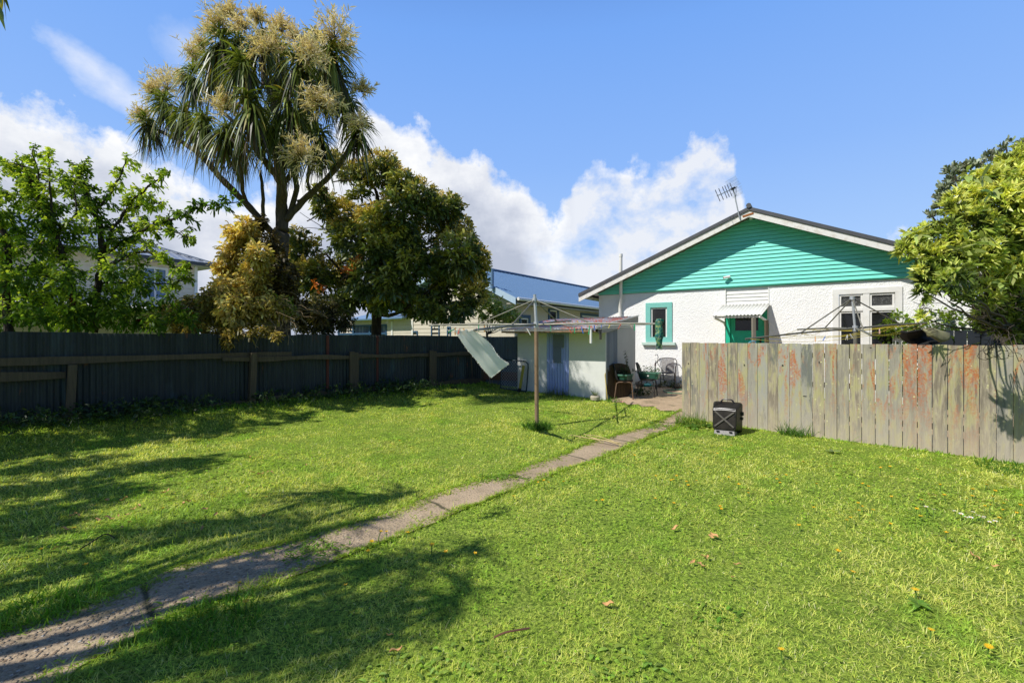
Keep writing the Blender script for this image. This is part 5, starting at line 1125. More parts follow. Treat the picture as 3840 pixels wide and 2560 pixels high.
S = Strips(); bl = blobs_px(EB, 1.4255, 800, 500, YE, 1.2, 1.12) + blobs_px([(870,480,90,-1.2),(880,640,110,-1.3),(800,780,110,-1.3),(960,800,120,-1.3),(1080,700,120,-1.2),(720,560,90,-1.1),(1000,560,100,-1.2),(1150,920,80,-.9),(880,900,60,-1.0),(1240,960,60,-.8),(700,900,70,-.8),(1340,900,70,-.5),(1000,300,70,-.5),(780,330,60,-.6),(1120,440,80,-.8)], 1.4255, 800, 500, YE)
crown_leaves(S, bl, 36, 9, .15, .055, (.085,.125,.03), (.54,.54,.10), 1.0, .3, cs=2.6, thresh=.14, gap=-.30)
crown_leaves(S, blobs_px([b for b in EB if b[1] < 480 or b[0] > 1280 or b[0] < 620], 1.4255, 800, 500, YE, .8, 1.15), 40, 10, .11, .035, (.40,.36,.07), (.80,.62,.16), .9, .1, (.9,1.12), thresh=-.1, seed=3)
red = rng.uniform(size=(16,3)); P = np.array([tuple(e3(*q)) for q in ((720,740,YE-1.4),(735,735,YE-1.4),(570,850,YE-1.4),(545,805,YE-1.3),(590,830,YE-1.3),(780,660,YE-1.4),(760,680,YE-1.4),(1010,890,YE-1.3))])
sprigs(S, P, rdir(len(P)) + [0,-.5,.6], 14, .13, .04, (.55,.17,.03), .9, .15, .05, 3, LEAF)
S.build('crown', leafmat('evergreen_leaves', .25, .4, .5), t_ev)
# ---- golden climber smothering the trunk, with its dry twigs
VB = [(130,545,55),(180,500,45),(110,640,60),(85,745,65),(60,830,60),(210,560,45),(235,650,60),(160,830,80),(130,930,80),(60,930,70),(260,920,80),(20,880,50),(330,920,60),(230,770,70),(-30,930,60),(400,930,50),(-60,980,45),(90,1010,50)]
VD = [(330,680,60,-.5),(350,760,70,-.5),(320,840,75,-.5),(310,560,45,-.4),(300,900,70,-.4),(390,830,60,-.4),(320,620,75),(340,720,85),(330,820,95),(350,900,80),(270,800,70),(420,880,60),(250,480,45),(480,940,50),(560,980,45),(400,760,60)]
vc = e3(300, 1100, 10.3); t_v = thing('golden_climber', 'golden leaved climber smothering the trunk of the cabbage tree and spilling over the iron fence', 'climber', Vector((vc.x, vc.y, gz(vc.x, vc.y))))
S = Strips()
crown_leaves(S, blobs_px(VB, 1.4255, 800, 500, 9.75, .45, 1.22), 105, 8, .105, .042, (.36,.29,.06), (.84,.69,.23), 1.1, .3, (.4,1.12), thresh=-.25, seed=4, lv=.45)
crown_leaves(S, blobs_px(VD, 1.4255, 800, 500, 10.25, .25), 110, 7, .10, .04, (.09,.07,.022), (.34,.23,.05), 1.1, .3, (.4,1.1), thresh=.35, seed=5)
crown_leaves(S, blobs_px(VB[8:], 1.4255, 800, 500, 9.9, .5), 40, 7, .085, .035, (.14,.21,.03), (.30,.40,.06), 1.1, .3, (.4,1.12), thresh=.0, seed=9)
h = np.array([tuple(e3(80 + 12*math.sin(i), 1040 + i*9, 9.3)) for i in range(20)]); sprigs(S, h, np.tile([0,-.3,-.6],(20,1)), 7, .10, .035, (.62,.42,.06), 1.0, .4, .03, 3, LEAF)
h = np.array([tuple(e3(55 + 30*math.cos(i*1.9), 1120 + i*5, 9.3)) for i in range(10)]); sprigs(S, h, np.tile([0,-.3,-.6],(10,1)), 7, .10, .035, (.66,.46,.07), 1.0, .4, .04, 3, LEAF)
crown_leaves(S, blobs_px([(-30,960,55),(-100,940,55),(-170,960,55),(-220,990,50),(-60,1010,50),(-140,1015,45),(-120,900,45),(-40,870,45),(-200,920,40),(-300,985,40),(150,900,70),(60,850,55),(20,1000,55),(-260,940,40),(110,970,60),(200,990,60),(280,1000,55)], 1.4255, 800, 500, 9.45, .35), 85, 7, .09, .036, (.22,.20,.06), (.74,.62,.24), 1.1, .3, (.4,1.12), thresh=.05, seed=19)
crown_leaves(S, blobs_px([(60,1085,34),(78,1120,26),(20,1065,36),(-40,1055,34),(200,1060,32),(340,1078,28),(-120,1052,34),(130,1050,36),(270,1052,32),(-200,1050,30)], 1.4255, 800, 500, 9.05, .1), 130, 7, .08, .032, (.20,.17,.04), (.70,.52,.12), 1.1, .5, (.3,1.15), thresh=.0, seed=29)
S.build('foliage', leafmat('golden_leaves', .35, .5, .3), t_v)
m = MB()
for q in range(190):
    a = e3(random.uniform(-40,470), random.uniform(880,1060), random.uniform(9.3,10.3)); d = Vector((random.uniform(-.5,.7), random.uniform(-.4,.2), random.uniform(-.35,.25)))
    m.tube(wig([a, a + d*.4 + Vector((0,0,.05)), a + d*.9 - Vector((0,0,.08))], .03, 3), [random.uniform(.0025,.005)]*7, 4)
for x0, y0, x1, y1 in ((80,900,83,1130),(340,960,355,1090),(380,930,345,1080),(430,960,380,1010),(10,1000,55,1120),(90,960,300,900),(300,880,480,970),(200,1010,-80,960)):
    m.tube(wig([e3(x0,y0,9.5), e3((x0+x1)/2+8,(y0+y1)/2,9.35), e3(x1,y1,9.3)], .03, 4), .004, 5)
m.build('dry_twigs', bark('bleached_twigs', (.36,.27,.15), (.20,.14,.08)), t_v)
S = Strips(); crown_leaves(S, blobs_px([(450,980,70),(540,1000,75),(620,1000,65),(560,930,80),(700,1000,60),(640,940,60),(480,1030,60),(600,1050,50)], 1.4255, 800, 500, 11.4, .3), 80, 7, .085, .034, (.07,.07,.025), (.26,.23,.08), 1.2, .2, (.3,1.1), seed=2)
vb = e3(560, 1080, 11.4)
sh = thing('scrubby_bush', 'dry scrubby bush leaning on the iron fence below the dark evergreen tree', 'bush', Vector((vb.x, vb.y, gz(vb.x, vb.y)))); S.build('foliage', M_LEAFP, sh)
m = MB()
for q in range(40): a = e3(560,1060,11.4); b_ = e3(random.uniform(400,740), random.uniform(930,1050), random.uniform(11.1,11.8)); m.tube(wig([a, a.lerp(b_,.5), b_], .04, 3), [.012,.011,.01,.008,.006,.005,.003], 4)
m.build('stems', M_BARK, sh)
# ---- leafy plum trees on the left
def q1(x, y, Y): return pt(x/1.206, 400 + y/1.206, Y)
M_PLUM = leafmat('bright_plum_leaves', .58, .45, .25)
def plum(label, limbs, blobs, Y, base, dens, seed, group='leafy trees over the iron fence'):
    bx = q1(*base, Y); t = thing('leafy_tree', label, 'tree', Vector((bx.x, bx.y, gz(bx.x, bx.y))), group)
    m = MB(); S = Strips(); T = []; Dn = []
    for lb in limbs:
        r0, r1 = lb[0]; path = limb(m, [q1(x, y, Y + dy) for x, y, dy in lb[1:]], r0, r1, 7, .02)
        n = len(path)
        for i in range(2, n):
            if r0 > .09 and i < n*.5: continue
            for s in range(2 if r0 < .06 else 3):
                p = path[i-1].lerp(path[i], random.random()); d = Vector((random.uniform(-1,1), random.uniform(-1,1), random.uniform(-.5,1.0))).normalized()
                ln = random.uniform(.10,.42)*(1.15 - .75*i/n); e = p + d*ln; m.tube([p, p.lerp(e,.5)+Vector((0,0,.03)), e], [.008,.006,.003], 4)
                for f in (.3,.5,.7,.85,1.0): T.append(tuple(p.lerp(e, f))); Dn.append(tuple(d + Vector((0,0,.2))))
    m.build('trunk', M_BARKD, t, smooth=True, ang=180)
    T = np.array(T); Dn = np.array(Dn); w = np.clip(noise3(T, 2.0, seed)*.8 + .45 + rng.normal(size=len(T))*.25, 0, 1)[:, None]
    sprigs(S, T, Dn, 5, .080, .033, np.array([.10,.20,.022])*(1-w) + np.array([.54,.70,.08])*w, 1.0, .45, .02, 3, LEAF)
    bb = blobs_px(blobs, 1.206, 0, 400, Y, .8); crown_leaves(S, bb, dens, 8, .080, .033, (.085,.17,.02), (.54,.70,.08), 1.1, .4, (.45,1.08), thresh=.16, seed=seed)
    S.build('crown', M_PLUM, t); return t
plum('leafy green tree with a long branch reaching right toward the cabbage tree', [
    ((.10,.05),(425,1020,0),(445,800,0),(470,650,0),(430,470,0),(365,330,0),(375,262,0)), ((.05,.012),(470,640,0),(560,480,0),(650,380,-.2),(770,292,-.3)), ((.05,.010),(490,660,0),(600,585,-.1),(700,535,-.2),(820,495,-.2),(920,450,-.2),(1075,432,-.1)),
    ((.03,.010),(432,470,0),(520,360,.1),(575,235,.1)), ((.04,.012),(455,740,0),(640,655,-.3),(760,715,-.3),(870,735,-.3)), ((.03,.010),(450,800,0),(620,790,.2),(770,800,.2),(860,770,.1)), ((.03,.01),(640,560,-.1),(760,560,-.3),(870,600,-.3)), ((.03,.01),(560,480,0),(650,440,.3),(720,440,.3)), ((.03,.01),(430,480,0),(330,420,.2),(300,300,.3))],
    [(480,860,75),(600,880,75),(700,900,60),(800,930,50),(500,740,80),(620,720,60),(430,640,65),(540,600,55),(420,540,50),(640,800,65),(760,850,45),(380,420,45),(470,400,45),(560,970,60),(720,970,55),(860,960,50),(400,950,70),(670,410,35),(640,500,40),(440,900,80),(520,920,75),(620,950,70),(690,960,60),(380,870,70),(300,960,60),(480,800,60),(560,800,60)], 8.9, (420,1120), 34, 1)
plum('leafy green tree second from the left edge, with two tall upright shoots', [
    ((.09,.05),(330,1040,0),(325,820,0),(290,680,0),(240,560,0),(180,420,0),(110,290,0),(30,262,0)), ((.04,.01),(235,540,0),(190,380,0),(145,195,0)), ((.04,.01),(240,560,0),(225,380,-.2),(215,205,-.2)), ((.04,.012),(300,700,0),(180,610,.2),(60,560,.3)), ((.04,.012),(325,820,0),(200,760,-.3),(80,730,-.3)), ((.03,.01),(180,420,0),(90,400,.2),(0,390,.3)), ((.03,.01),(250,560,0),(340,480,0),(330,320,.2))],
    [(180,500,65),(110,420,55),(60,520,55),(250,600,70),(150,640,75),(300,760,75),(200,800,80),(330,900,80),(230,940,80),(160,330,45),(100,330,40),(60,640,60),(340,560,55),(260,440,50),(150,900,80),(240,860,80),(90,860,70),(320,960,70),(200,720,60),(120,760,70)], 8.4, (330,1150), 34, 2)
plum('leafy green tree at the left edge with a dark trunk', [((.10,.05),(40,1040,0),(25,820,0),(35,650,0),(-20,480,0)), ((.05,.012),(30,700,0),(-90,560,.2),(-180,500,.2)), ((.04,.01),(25,820,0),(120,850,.3),(210,900,.3)), ((.04,.01),(-20,500,0),(-60,360,0),(-40,270,0))],
    [(10,480,65),(-60,420,60),(-90,560,80),(10,620,70),(-60,700,80),(50,780,70),(-80,830,90),(110,910,80),(20,930,85),(-80,960,80),(180,960,60),(-130,350,50),(-160,450,80),(-170,650,90)], 7.9, (40,1150), 40, 3)
# red blossom between the trunks
S = Strips(); P = np.array([tuple(q1(x + random.uniform(-9,9), y + random.uniform(-20,20), 8.3)) for x, y in [(330,890)]*5]); sprigs(S, P, rdir(len(P)), 6, .045, .03, (.35,.015,.02), 1.2, .1, .02, 2, [.5,1,.2]); rb = S.build('red_flowers', M_FLOWC); props(rb, 'small red blossom in the shade between the left tree trunks', 'flowers'); S = Strips()
P = np.array([tuple(q1(x + random.uniform(-28,28), y + random.uniform(-10,10), 9.2)) for x, y in [(640,972)]*6]); sprigs(S, P, rdir(len(P)), 6, .04, .03, (.35,.03,.03), 1.2, .1, .02, 2, [.5,1,.2])
rb = S.build('red_flowers', M_FLOWC); props(rb, 'red blossom low above the iron fence to the right among the leafy trees', 'flowers')
# ---- loquat beside the blue-roofed house
def w4(x, y, Y): return pt(1650 + x/2.24, 1000 + y/2.24, Y)
lq = w4(430, 640, 15.2); t_l = thing('loquat_shrub', 'small open shrub with long green leaves before the cream house wall', 'shrub', Vector((lq.x, lq.y, gz(lq.x, lq.y))))
m = MB(); limb(m, [Vector((lq.x, lq.y, gz(lq.x,lq.y))), w4(400,600,15.2), w4(390,560,15.2)], .06, .045)
S = Strips(); T = []
for x, y in ((470,330),(420,270),(520,360),(590,370),(630,400),(560,430),(480,420),(610,460),(400,300),(360,420),(330,330),(540,390),(450,360)):
    p = limb(m, [w4(395,570,15.2), w4((395*1+x)/2, (580+y)/2+10, 15.2), w4(x, y, 15.2 + random.uniform(-.5,.5))], .025, .01, 5); T.append(tuple(p[-1])); T.append(tuple(p[-3]))
m.build('trunk', M_BARK, t_l, smooth=True); T = np.array(T)
sprigs(S, np.repeat(T, 3, 0) + rng.normal(size=(len(T)*3,3))*.06, np.tile([0,0,1.],(len(T)*3,1)), 12, .26, .055, (.34,.42,.10), 1.1, .55, .03, 4, [.2,.8,1,.7,.03], lv=.4)
S.build('crown', M_LEAFP, t_l)
LS[0] = 1.0
# ---- yellow-green rhododendron overhanging the right fence, darker tree behind
def r7(x, y, Y): return pt(3240 + x/1.617, 480 + y/1.617, Y)
rh0 = r7(960, 1330, 7.4); t_r = thing('rhododendron', 'large rhododendron with yellow-green leaf whorls overhanging the right end of the paling fence', 'shrub', Vector((rh0.x, rh0.y, gz(rh0.x, rh0.y))))
m = MB(); RB = Vector((rh0.x, rh0.y, gz(rh0.x, rh0.y)-.1)); F1 = r7(940,1230,7.35)
limb(m, [RB, r7(950,1330,7.38), F1], .10, .08)
RBL = [(985,160,85,.4),(900,200,60,.3),(1060,120,90,.4),(940,230,90,.3),(880,300,85,.2),(760,330,85,.1),(680,330,60,.2),(600,430,70,.0),(540,500,65,-.1),(820,470,130,-.2),(960,480,110,.2),(660,580,105,-.3),(480,600,65,-.3),(390,640,50,-.3),(320,660,50,-.3),(270,700,42,-.3),(240,740,35,-.3),(860,660,120,-.2),(560,720,90,-.4),(440,780,70,-.4),(350,780,50,-.4),(370,890,65,-.5),(700,760,100,-.3),(460,930,75,-.5),(350,1000,38,-.5),(560,900,80,-.4),(930,830,85,-.3),(620,1010,60,-.4),(350,1150,26,-.5),(510,1050,45,-.4),(730,1000,80,-.2),(1020,350,120,.2),(1080,600,140,.1),(1060,850,120,.1),(840,920,80,0),(950,1000,70,.2),(740,1140,60,.1),(760,1090,70,.2),(870,1070,100,.1),(810,1180,70,.2),(950,1140,95,.1),(900,1230,50,.1)]
YR = 6.1
def RY(x, y, dy): return (5.5 if (480 < x < 640 and y > 860) else 7.05 + dy)
for x, y, r, dy in RBL:
    e = r7(x, y, RY(x, y, dy)); a = F1.lerp(e, .5) + Vector((0,0,-.08)); limb(m, [F1, a, e], .022, .007, 5, .03)
for q in range(60):
    x = random.uniform(330, 960); y = random.uniform(1000, 1300); a = r7(x, y - 60, 6.8 + random.uniform(-.5,.3)); 
    m.tube(wig([a, a + Vector((random.uniform(-.12,.12), random.uniform(-.1,.1), -.07)), a + Vector((random.uniform(-.22,.22), random.uniform(-.12,.12), random.uniform(-.16,.02)))], .02, 3), [.004]*7, 4)
for q in range(12):
    c = r7(random.uniform(720,970), random.uniform(1310,1390), 5.75); rr = random.uniform(.04,.09); a0 = random.uniform(0,6)
    m.tube([c + Vector((rr*math.cos(a0+k*.5), random.uniform(-.02,.02), rr*math.sin(a0+k*.5)*.7)) for k in range(9)], .0035, 4); m.tube([r7(850 + random.uniform(-80,90),1250,6.0), c + Vector((rr*math.cos(a0), 0, rr*math.sin(a0)*.7))], .004, 4)
m.build('trunk', M_BARK, t_r, smooth=True, ang=180)
S = Strips(); RP = [.25,.8,1,.75,.04]
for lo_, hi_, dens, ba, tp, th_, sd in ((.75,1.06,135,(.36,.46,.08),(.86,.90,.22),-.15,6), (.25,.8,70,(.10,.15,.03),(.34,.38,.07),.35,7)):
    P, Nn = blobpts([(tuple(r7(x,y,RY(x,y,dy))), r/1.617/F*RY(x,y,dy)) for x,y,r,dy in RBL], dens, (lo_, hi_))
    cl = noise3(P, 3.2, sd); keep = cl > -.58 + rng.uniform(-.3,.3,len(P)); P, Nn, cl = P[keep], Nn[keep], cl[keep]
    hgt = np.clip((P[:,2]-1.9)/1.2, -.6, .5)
    w = np.clip((Nn @ np.array([-.55,-.45,.7]))*.55 + cl*.4 + hgt*.5 - th_ + rng.normal(size=len(P))*.2, 0, 1)[:,None]  # sunward and higher whorls take the lighter tone: sunlight put into leaf colour
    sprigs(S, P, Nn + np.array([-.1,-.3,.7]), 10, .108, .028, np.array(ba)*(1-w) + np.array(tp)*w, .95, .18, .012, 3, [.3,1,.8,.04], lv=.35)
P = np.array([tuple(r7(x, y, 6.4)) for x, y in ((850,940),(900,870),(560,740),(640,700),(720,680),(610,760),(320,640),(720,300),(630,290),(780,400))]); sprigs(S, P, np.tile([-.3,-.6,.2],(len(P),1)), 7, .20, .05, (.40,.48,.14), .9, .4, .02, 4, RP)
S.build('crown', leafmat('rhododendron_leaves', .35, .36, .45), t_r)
pk = r7(760, 1350, 8.6); t_pk = thing('grey_leaved_tree', 'darker grey-green tree showing along the top edge behind the rhododendron', 'tree', Vector((pk.x+.8, pk.y, gz(pk.x, pk.y))))
m = MB(); bs = Vector((pk.x+.8, pk.y, gz(pk.x, pk.y)-.1)); S = Strips(); PKB = [(640,230,36),(590,260,34),(535,260,38),(540,320,30),(490,360,32),(470,410,36),(450,470,34),(500,440,40),(410,530,30),(780,175,38),(830,190,30),(860,105,30),(700,220,32),(955,100,28),(1010,130,40)]
for x, y, r in PKB: e = r7(x, y, 8.6); limb(m, [bs, bs.lerp(e,.5)+Vector((.2,.1,.3)), e], .05, .012, 6)
m.build('trunk', M_BARK, t_pk, smooth=True); P, Nn = blobpts(blobs_px(PKB, 1.617, 3240, 480, 8.6, .3, .85), 150, (.4,1.1)); sprigs(S, P, Nn*.5 + [0,0,1.], 9, .085, .034, (.30,.34,.22), .9, .05, .01, 3, LEAF, lv=.45)
S.build('crown', leafmat('grey_green_leaves', .15, .5, .4), t_pk)
hb = r7(800, 1230, 9.6); t_h = thing('dense_hedge', 'sunlit green hedge glimpsed below the rhododendron at the far right', 'hedge', Vector((hb.x, hb.y, gz(hb.x, hb.y))))
S = Strips(); crown_leaves(S, [((8.6+i*.5, 10.7-i*.33, .7+.55*j), .5) for i in range(8) for j in range(3)], 60, 7, .09, .05, (.08,.15,.02), (.34,.5,.06), 1.1, .3, (.5,1.08), thresh=.05); S.build('foliage', M_PLUM, t_h)
m = MB()
for i in range(6): m.tube([(8.7+i*.6,10.65-i*.4,.1),(8.75+i*.6,10.65-i*.4,1.2)], .03, 6)
m.build('stems', M_BARK, t_h)
# ---- second cabbage tree just outside the left of the frame, whose shade falls across the path
shade = [(1250,1850,4.2),(1480,1858,4.6),(900,1957,4.4),(1110,1960,4.0),(1290,1975,4.9),(940,2130,4.1),(1160,2110,4.7),(1470,2110,4.3),(1700,2075,5.0),(1710,2235,4.6),(1480,2240,5.2),(1230,2290,4.7),(960,2330,4.2),(1150,2440,4.8),(1420,2390,5.1),(700,2180,4.0),(330,2130,4.1),(560,1990,4.3)]
heads = []
for px, py, z in shade:
    p = gp(px, py); k = (z - p.z) / math.tan(SUN_EL); heads.append(Vector((p.x - LH.x*k, p.y - LH.y*k, z)))
cx_ = sum((h.x for h in heads))/len(heads); cy_ = sum((h.y for h in heads))/len(heads)
tb_ = Vector((cx_ - .6, cy_ - .9, 0)); tb_.z = gz(tb_.x, tb_.y)
t_c2 = thing('cabbage_tree', 'cabbage tree at the left outside the picture whose shade crosses the path', 'tree', tb_)
m = MB(); f1 = tb_ + Vector((.05, .1, 1.7)); limb(m, [tb_, tb_ + Vector((0,.05,.9)), f1], .2, .14, 10)
for h in heads: a = f1.lerp(h, .5) + Vector((random.uniform(-.2,.2), random.uniform(-.2,.2), -.25)); limb(m, [f1, a, h], .07, .035, 7)
m.build('trunk', M_BARK, t_c2, smooth=True, ang=180)
S = Strips()
for h in heads: cabbage_head(S, h, (random.uniform(-.3,.3), random.uniform(-.3,.3), 1), 44, .56, 6)
cabbage_head(S, pt(-22, -35, 3.0), (0,0,-1), 12, .10, 2)
S.build('crown', M_LEAFC, t_c2)

# ---- leafy tree beyond the left edge whose shade falls along the foot of the iron fence
sh2 = [(245,1745,5.2),(571,1745,5.4),(735,1737,5.6),(82,1843,4.8),(163,1924,4.9),(326,1810,5.0),(60,1690,5.6),(200,1660,5.2),(450,1660,5.7),(640,1630,5.4),(820,1610,5.8),(980,1590,5.6),(1120,1572,6.0),(330,1590,5.0),(520,1580,5.3),(100,1980,5.0),(430,1840,5.3),(20,1770,5.0)]
B3 = []
for px, py, z in sh2:
    p = gp(px, py); k = (z - p.z)/math.tan(SUN_EL); B3.append(((p.x-LH.x*k, p.y-LH.y*k, z), random.uniform(.34,.58)))
tx = sum(b_[0][0] for b_ in B3)/len(B3); ty = sum(b_[0][1] for b_ in B3)/len(B3); t0_ = Vector((tx, ty, gz(tx, ty)))
t_o = thing('leafy_tree', 'spreading leafy tree standing left of the picture that shades the foot of the iron fence', 'tree', t0_)
m = MB(); f0 = t0_ + Vector((0,0,2.2)); limb(m, [t0_, t0_+Vector((.05,0,1.2)), f0], .2, .15, 9)
for c, r in B3: e = Vector(c); limb(m, [f0, f0.lerp(e,.5)+Vector((0,0,.15)), e], .06, .015, 6)
m.build('trunk', M_BARKD, t_o, smooth=True, ang=180)
S = Strips(); crown_leaves(S, B3, 25, 7, .13, .06, (.07,.14,.018), (.36,.52,.05), 1.1, .4, (.2,1.08), thresh=.2, seed=12); S.build('crown', M_PLUM, t_o)
# ------------------------------------------------------------------ lawn
M_GRASS = leafmat('lawn_blades', .42, .5, .3)
shed_poly = [tuple((SF @ Vector(q)).xy) for q in ((-.02,-.02,0),(SW+.02,-.02,0),(SW+.02,SD+.1,0),(-.02,SD+.1,0))]
O_ = PF.col[3].to_3d(); E_ = PF.col[0].to_3d(); Nf = Vector((-E_.y, E_.x, 0))     # away from the yard
PATHI = [tuple(a.lerp(c, .09).xy) for a, c in zip(UPW, [min(LOW, key=lambda q: (q-a).length) for a in UPW])] + [tuple(a.lerp(c, .09).xy) for a, c in zip(LOW[::-1], [min(UPW, key=lambda q: (q-a).length) for a in LOW[::-1]])]
def on_lawn(x, y, wob=0.0):
    q = (x-FA.x)*FN.x + (y-FA.y)*FN.y; ok = q > .02
    xr, yr = RF.col[3].x, RF.col[3].y; e_, d_ = RF.col[0], RF.col[1]
    back = (x-xr)*d_.x + (y-yr)*d_.y; ok &= back < .0
    ok &= ~poly_mask(shed_poly, x, y)
    wx, wy = x + wob*np.sin(x*9+y*7)*.09 + wob*np.sin(x*23-y*17)*.05, y + wob*np.sin(y*11-x*6)*.08 + wob*np.cos(x*19+y*21)*.045
    ok &= ~poly_mask(PATIO, wx, wy)
    ok &= ~poly_mask(PATHI, wx, wy)
    s = (x-O_.x)*E_.x + (y-O_.y)*E_.y; b = (x-O_.x)*Nf.x + (y-O_.y)*Nf.y
    ok &= ~((b > -.01) & (s > -.02) & (s < 7.3))
    return ok
def fbm(x, y, seed=0):
    v = 0
    for i, (f, a) in enumerate(((.9,1),(2.1,.6),(4.7,.4),(9.5,.25))): v = v + a*np.sin(f*x*1.1+seed+i*1.7+1.3*np.sin(f*y*.9+i))*np.cos(f*y*1.05-seed*.6+i*2.1+1.1*np.sin(f*x*.8))
    return v/1.6
def path_dist(x, y):
    d = np.full(x.shape, 9.0)
    for L_ in (UPW, LOW):
        for a, c in zip(L_[:-1], L_[1:]):
            ax, ay, bx_, by_ = a.x, a.y, c.x, c.y; t = np.clip(((x-ax)*(bx_-ax)+(y-ay)*(by_-ay))/((bx_-ax)**2+(by_-ay)**2+1e-9), 0, 1)
            d = np.minimum(d, np.hypot(x-ax-t*(bx_-ax), y-ay-t*(by_-ay)))
    return d
def scatter(n, r0=1.45, r1=15.5, th_=1.02):
    r = rng.uniform(r0, r1, n)**1.0; a = rng.uniform(-th_, th_, n)
    x = r*np.sin(a); y = r*np.cos(a); ok = on_lawn(x, y, 1.0) & (y > .9); return x[ok], y[ok], r[ok]
S = Strips()
x, y, r = scatter(700000); n = len(x)
f1 = fbm(x, y, 1); f2 = fbm(x*2.3, y*2.3, 5)
q = (x-FA.x)*FN.x + (y-FA.y)*FN.y; pd = path_dist(x, y)
s = (x-O_.x)*E_.x + (y-O_.y)*E_.y; fd = np.abs((x-O_.x)*Nf.x + (y-O_.y)*Nf.y)
post = np.hypot(x - b1.x, y - b1.y)
shf = (x-SF.col[3].x)*SF.col[1].x + (y-SF.col[3].y)*SF.col[1].y; sht = (x-SF.col[3].x)*SF.col[0].x + (y-SF.col[3].y)*SF.col[0].y
long = .55*np.exp(-pd/.09)*(f2 > -.2) + .8*np.exp(-((fd/.10)**2))*((s > -.1)&(s < 7)) + 1.6*np.exp(-(post/.22)**2) + 1.1*np.exp(-np.clip(q,0,9)/.5) + .9*np.exp(-(shf/.14)**2)*((sht > -.1)&(sht < SW+.1))
shady = sm(-.5, -3.5, x) * sm(7.5, 3, y)
L = (.036 + .017*np.clip(f1, -.8, 1) + .012*f2 + .02*shady) * rng.uniform(.55, 1.45, n) + .085*long*rng.uniform(.2, 1.3, n)
tall = rng.uniform(size=n) < .010; L[tall] *= rng.uniform(1.5, 2.3, tall.sum())
W = np.maximum(.0036, .0013*r) * rng.uniform(.7, 1.3, n)
lean = rng.uniform(.3, 2.1, n); ph = rng.uniform(0, 2*np.pi, n)
d = np.stack([np.cos(ph)*lean, np.sin(ph)*lean, np.ones(n)], 1)
t = np.clip(.5 + .38*f1 + .22*f2 + rng.normal(size=n)*.20, 0, 1)[:, None]
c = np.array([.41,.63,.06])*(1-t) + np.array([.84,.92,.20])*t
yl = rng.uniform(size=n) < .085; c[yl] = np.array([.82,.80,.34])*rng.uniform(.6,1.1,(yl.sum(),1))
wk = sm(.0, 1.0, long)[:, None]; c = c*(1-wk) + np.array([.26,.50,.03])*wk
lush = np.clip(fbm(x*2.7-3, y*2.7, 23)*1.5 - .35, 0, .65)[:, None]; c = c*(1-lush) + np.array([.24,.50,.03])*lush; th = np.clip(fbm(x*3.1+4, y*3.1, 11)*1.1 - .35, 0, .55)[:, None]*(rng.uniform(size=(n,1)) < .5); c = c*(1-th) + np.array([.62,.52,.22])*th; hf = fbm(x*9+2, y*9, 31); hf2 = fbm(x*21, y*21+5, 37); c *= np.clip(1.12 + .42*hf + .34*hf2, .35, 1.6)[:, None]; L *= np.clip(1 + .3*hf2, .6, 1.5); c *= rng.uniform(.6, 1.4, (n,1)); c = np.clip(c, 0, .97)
o = np.stack([x, y, g(x, y) - .004], 1)
near = r < 5.2
for msk, K in ((near, 3), (~near, 2)):
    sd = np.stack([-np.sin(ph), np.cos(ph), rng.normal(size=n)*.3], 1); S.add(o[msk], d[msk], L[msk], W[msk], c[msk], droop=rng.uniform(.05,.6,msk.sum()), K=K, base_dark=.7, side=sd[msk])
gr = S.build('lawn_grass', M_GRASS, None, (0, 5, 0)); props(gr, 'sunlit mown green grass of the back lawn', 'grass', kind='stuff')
# clover and small broad leaves low in the lawn
S = Strips(); x, y, r = scatter(9000, 1.45, 7.5); n = len(x); f = fbm(x*1.5, y*1.5, 9); ok = f + rng.normal(size=n)*.3 > .05; x, y, r = x[ok], y[ok], r[ok]; n = len(x)
ph = rng.uniform(0, 2*np.pi, n); hz_ = .012 + .03*rng.uniform(size=n)
for k in range(3):
    a = ph + k*2.09; dd_ = np.stack([np.cos(a), np.sin(a), rng.uniform(-.1,.45,n)], 1)
    S.add(np.stack([x, y, g(x,y)+hz_], 1), dd_, np.maximum(.011,.003*r)*rng.uniform(.7,1.4,n), np.maximum(.012,.003*r), vary((.40,.60,.06), n, .3), droop=.2, K=2, prof=[.3,1,.35], side=np.stack([-np.sin(a), np.cos(a), rng.normal(size=n)*.25], 1), base_dark=.9)
cl = S.build('clover', M_GRASS, None, (0, 4, 0)); props(cl, 'low clover leaves mixed through the lawn grass', 'clover', kind='stuff')
# clumps and weeds one can point at
def clump(name, label, cat, px, py, n, Lg, rad, colr, lean=.5, W=.008, group=None, pos=None):
    p = pos if pos is not None else gp(px, py); rr = rad*np.sqrt(rng.uniform(size=n)); a = rng.uniform(0, 2*np.pi, n); xx = p.x + rr*np.cos(a); yy = p.y + rr*np.sin(a)
    ph = rng.uniform(0, 2*np.pi, n); le = rng.uniform(.05, lean, n); S = Strips()
    S.add(np.stack([xx, yy, g(xx, yy)-.01], 1), np.stack([np.cos(ph)*le, np.sin(ph)*le, np.ones(n)], 1), Lg*rng.uniform(.4,1.2,n), W*rng.uniform(.7,1.3,n), vary(colr, n, .3), droop=rng.uniform(.1,.7,n), K=4, base_dark=.55)
    ob = S.build(name, M_GRASS); props(ob, label, cat, group); return ob
GRN = (.16,.36,.03)
clump('grass_clump', 'thick tussock of long green grass against the paling fence right of the black catcher', 'grass clump', 2985, 1628, 520, .30, .26, (.12,.28,.03), .9)
clump('grass_clump', 'long grass around the foot of the clothesline post', 'grass clump', 2015, 1606, 420, .24, .24, (.08,.20,.02), .8)
clump('grass_clump', 'tall thin grass at the left end of the paling fence', 'grass clump', 2590, 1590, 240, .34, .28, (.20,.36,.05), .6)
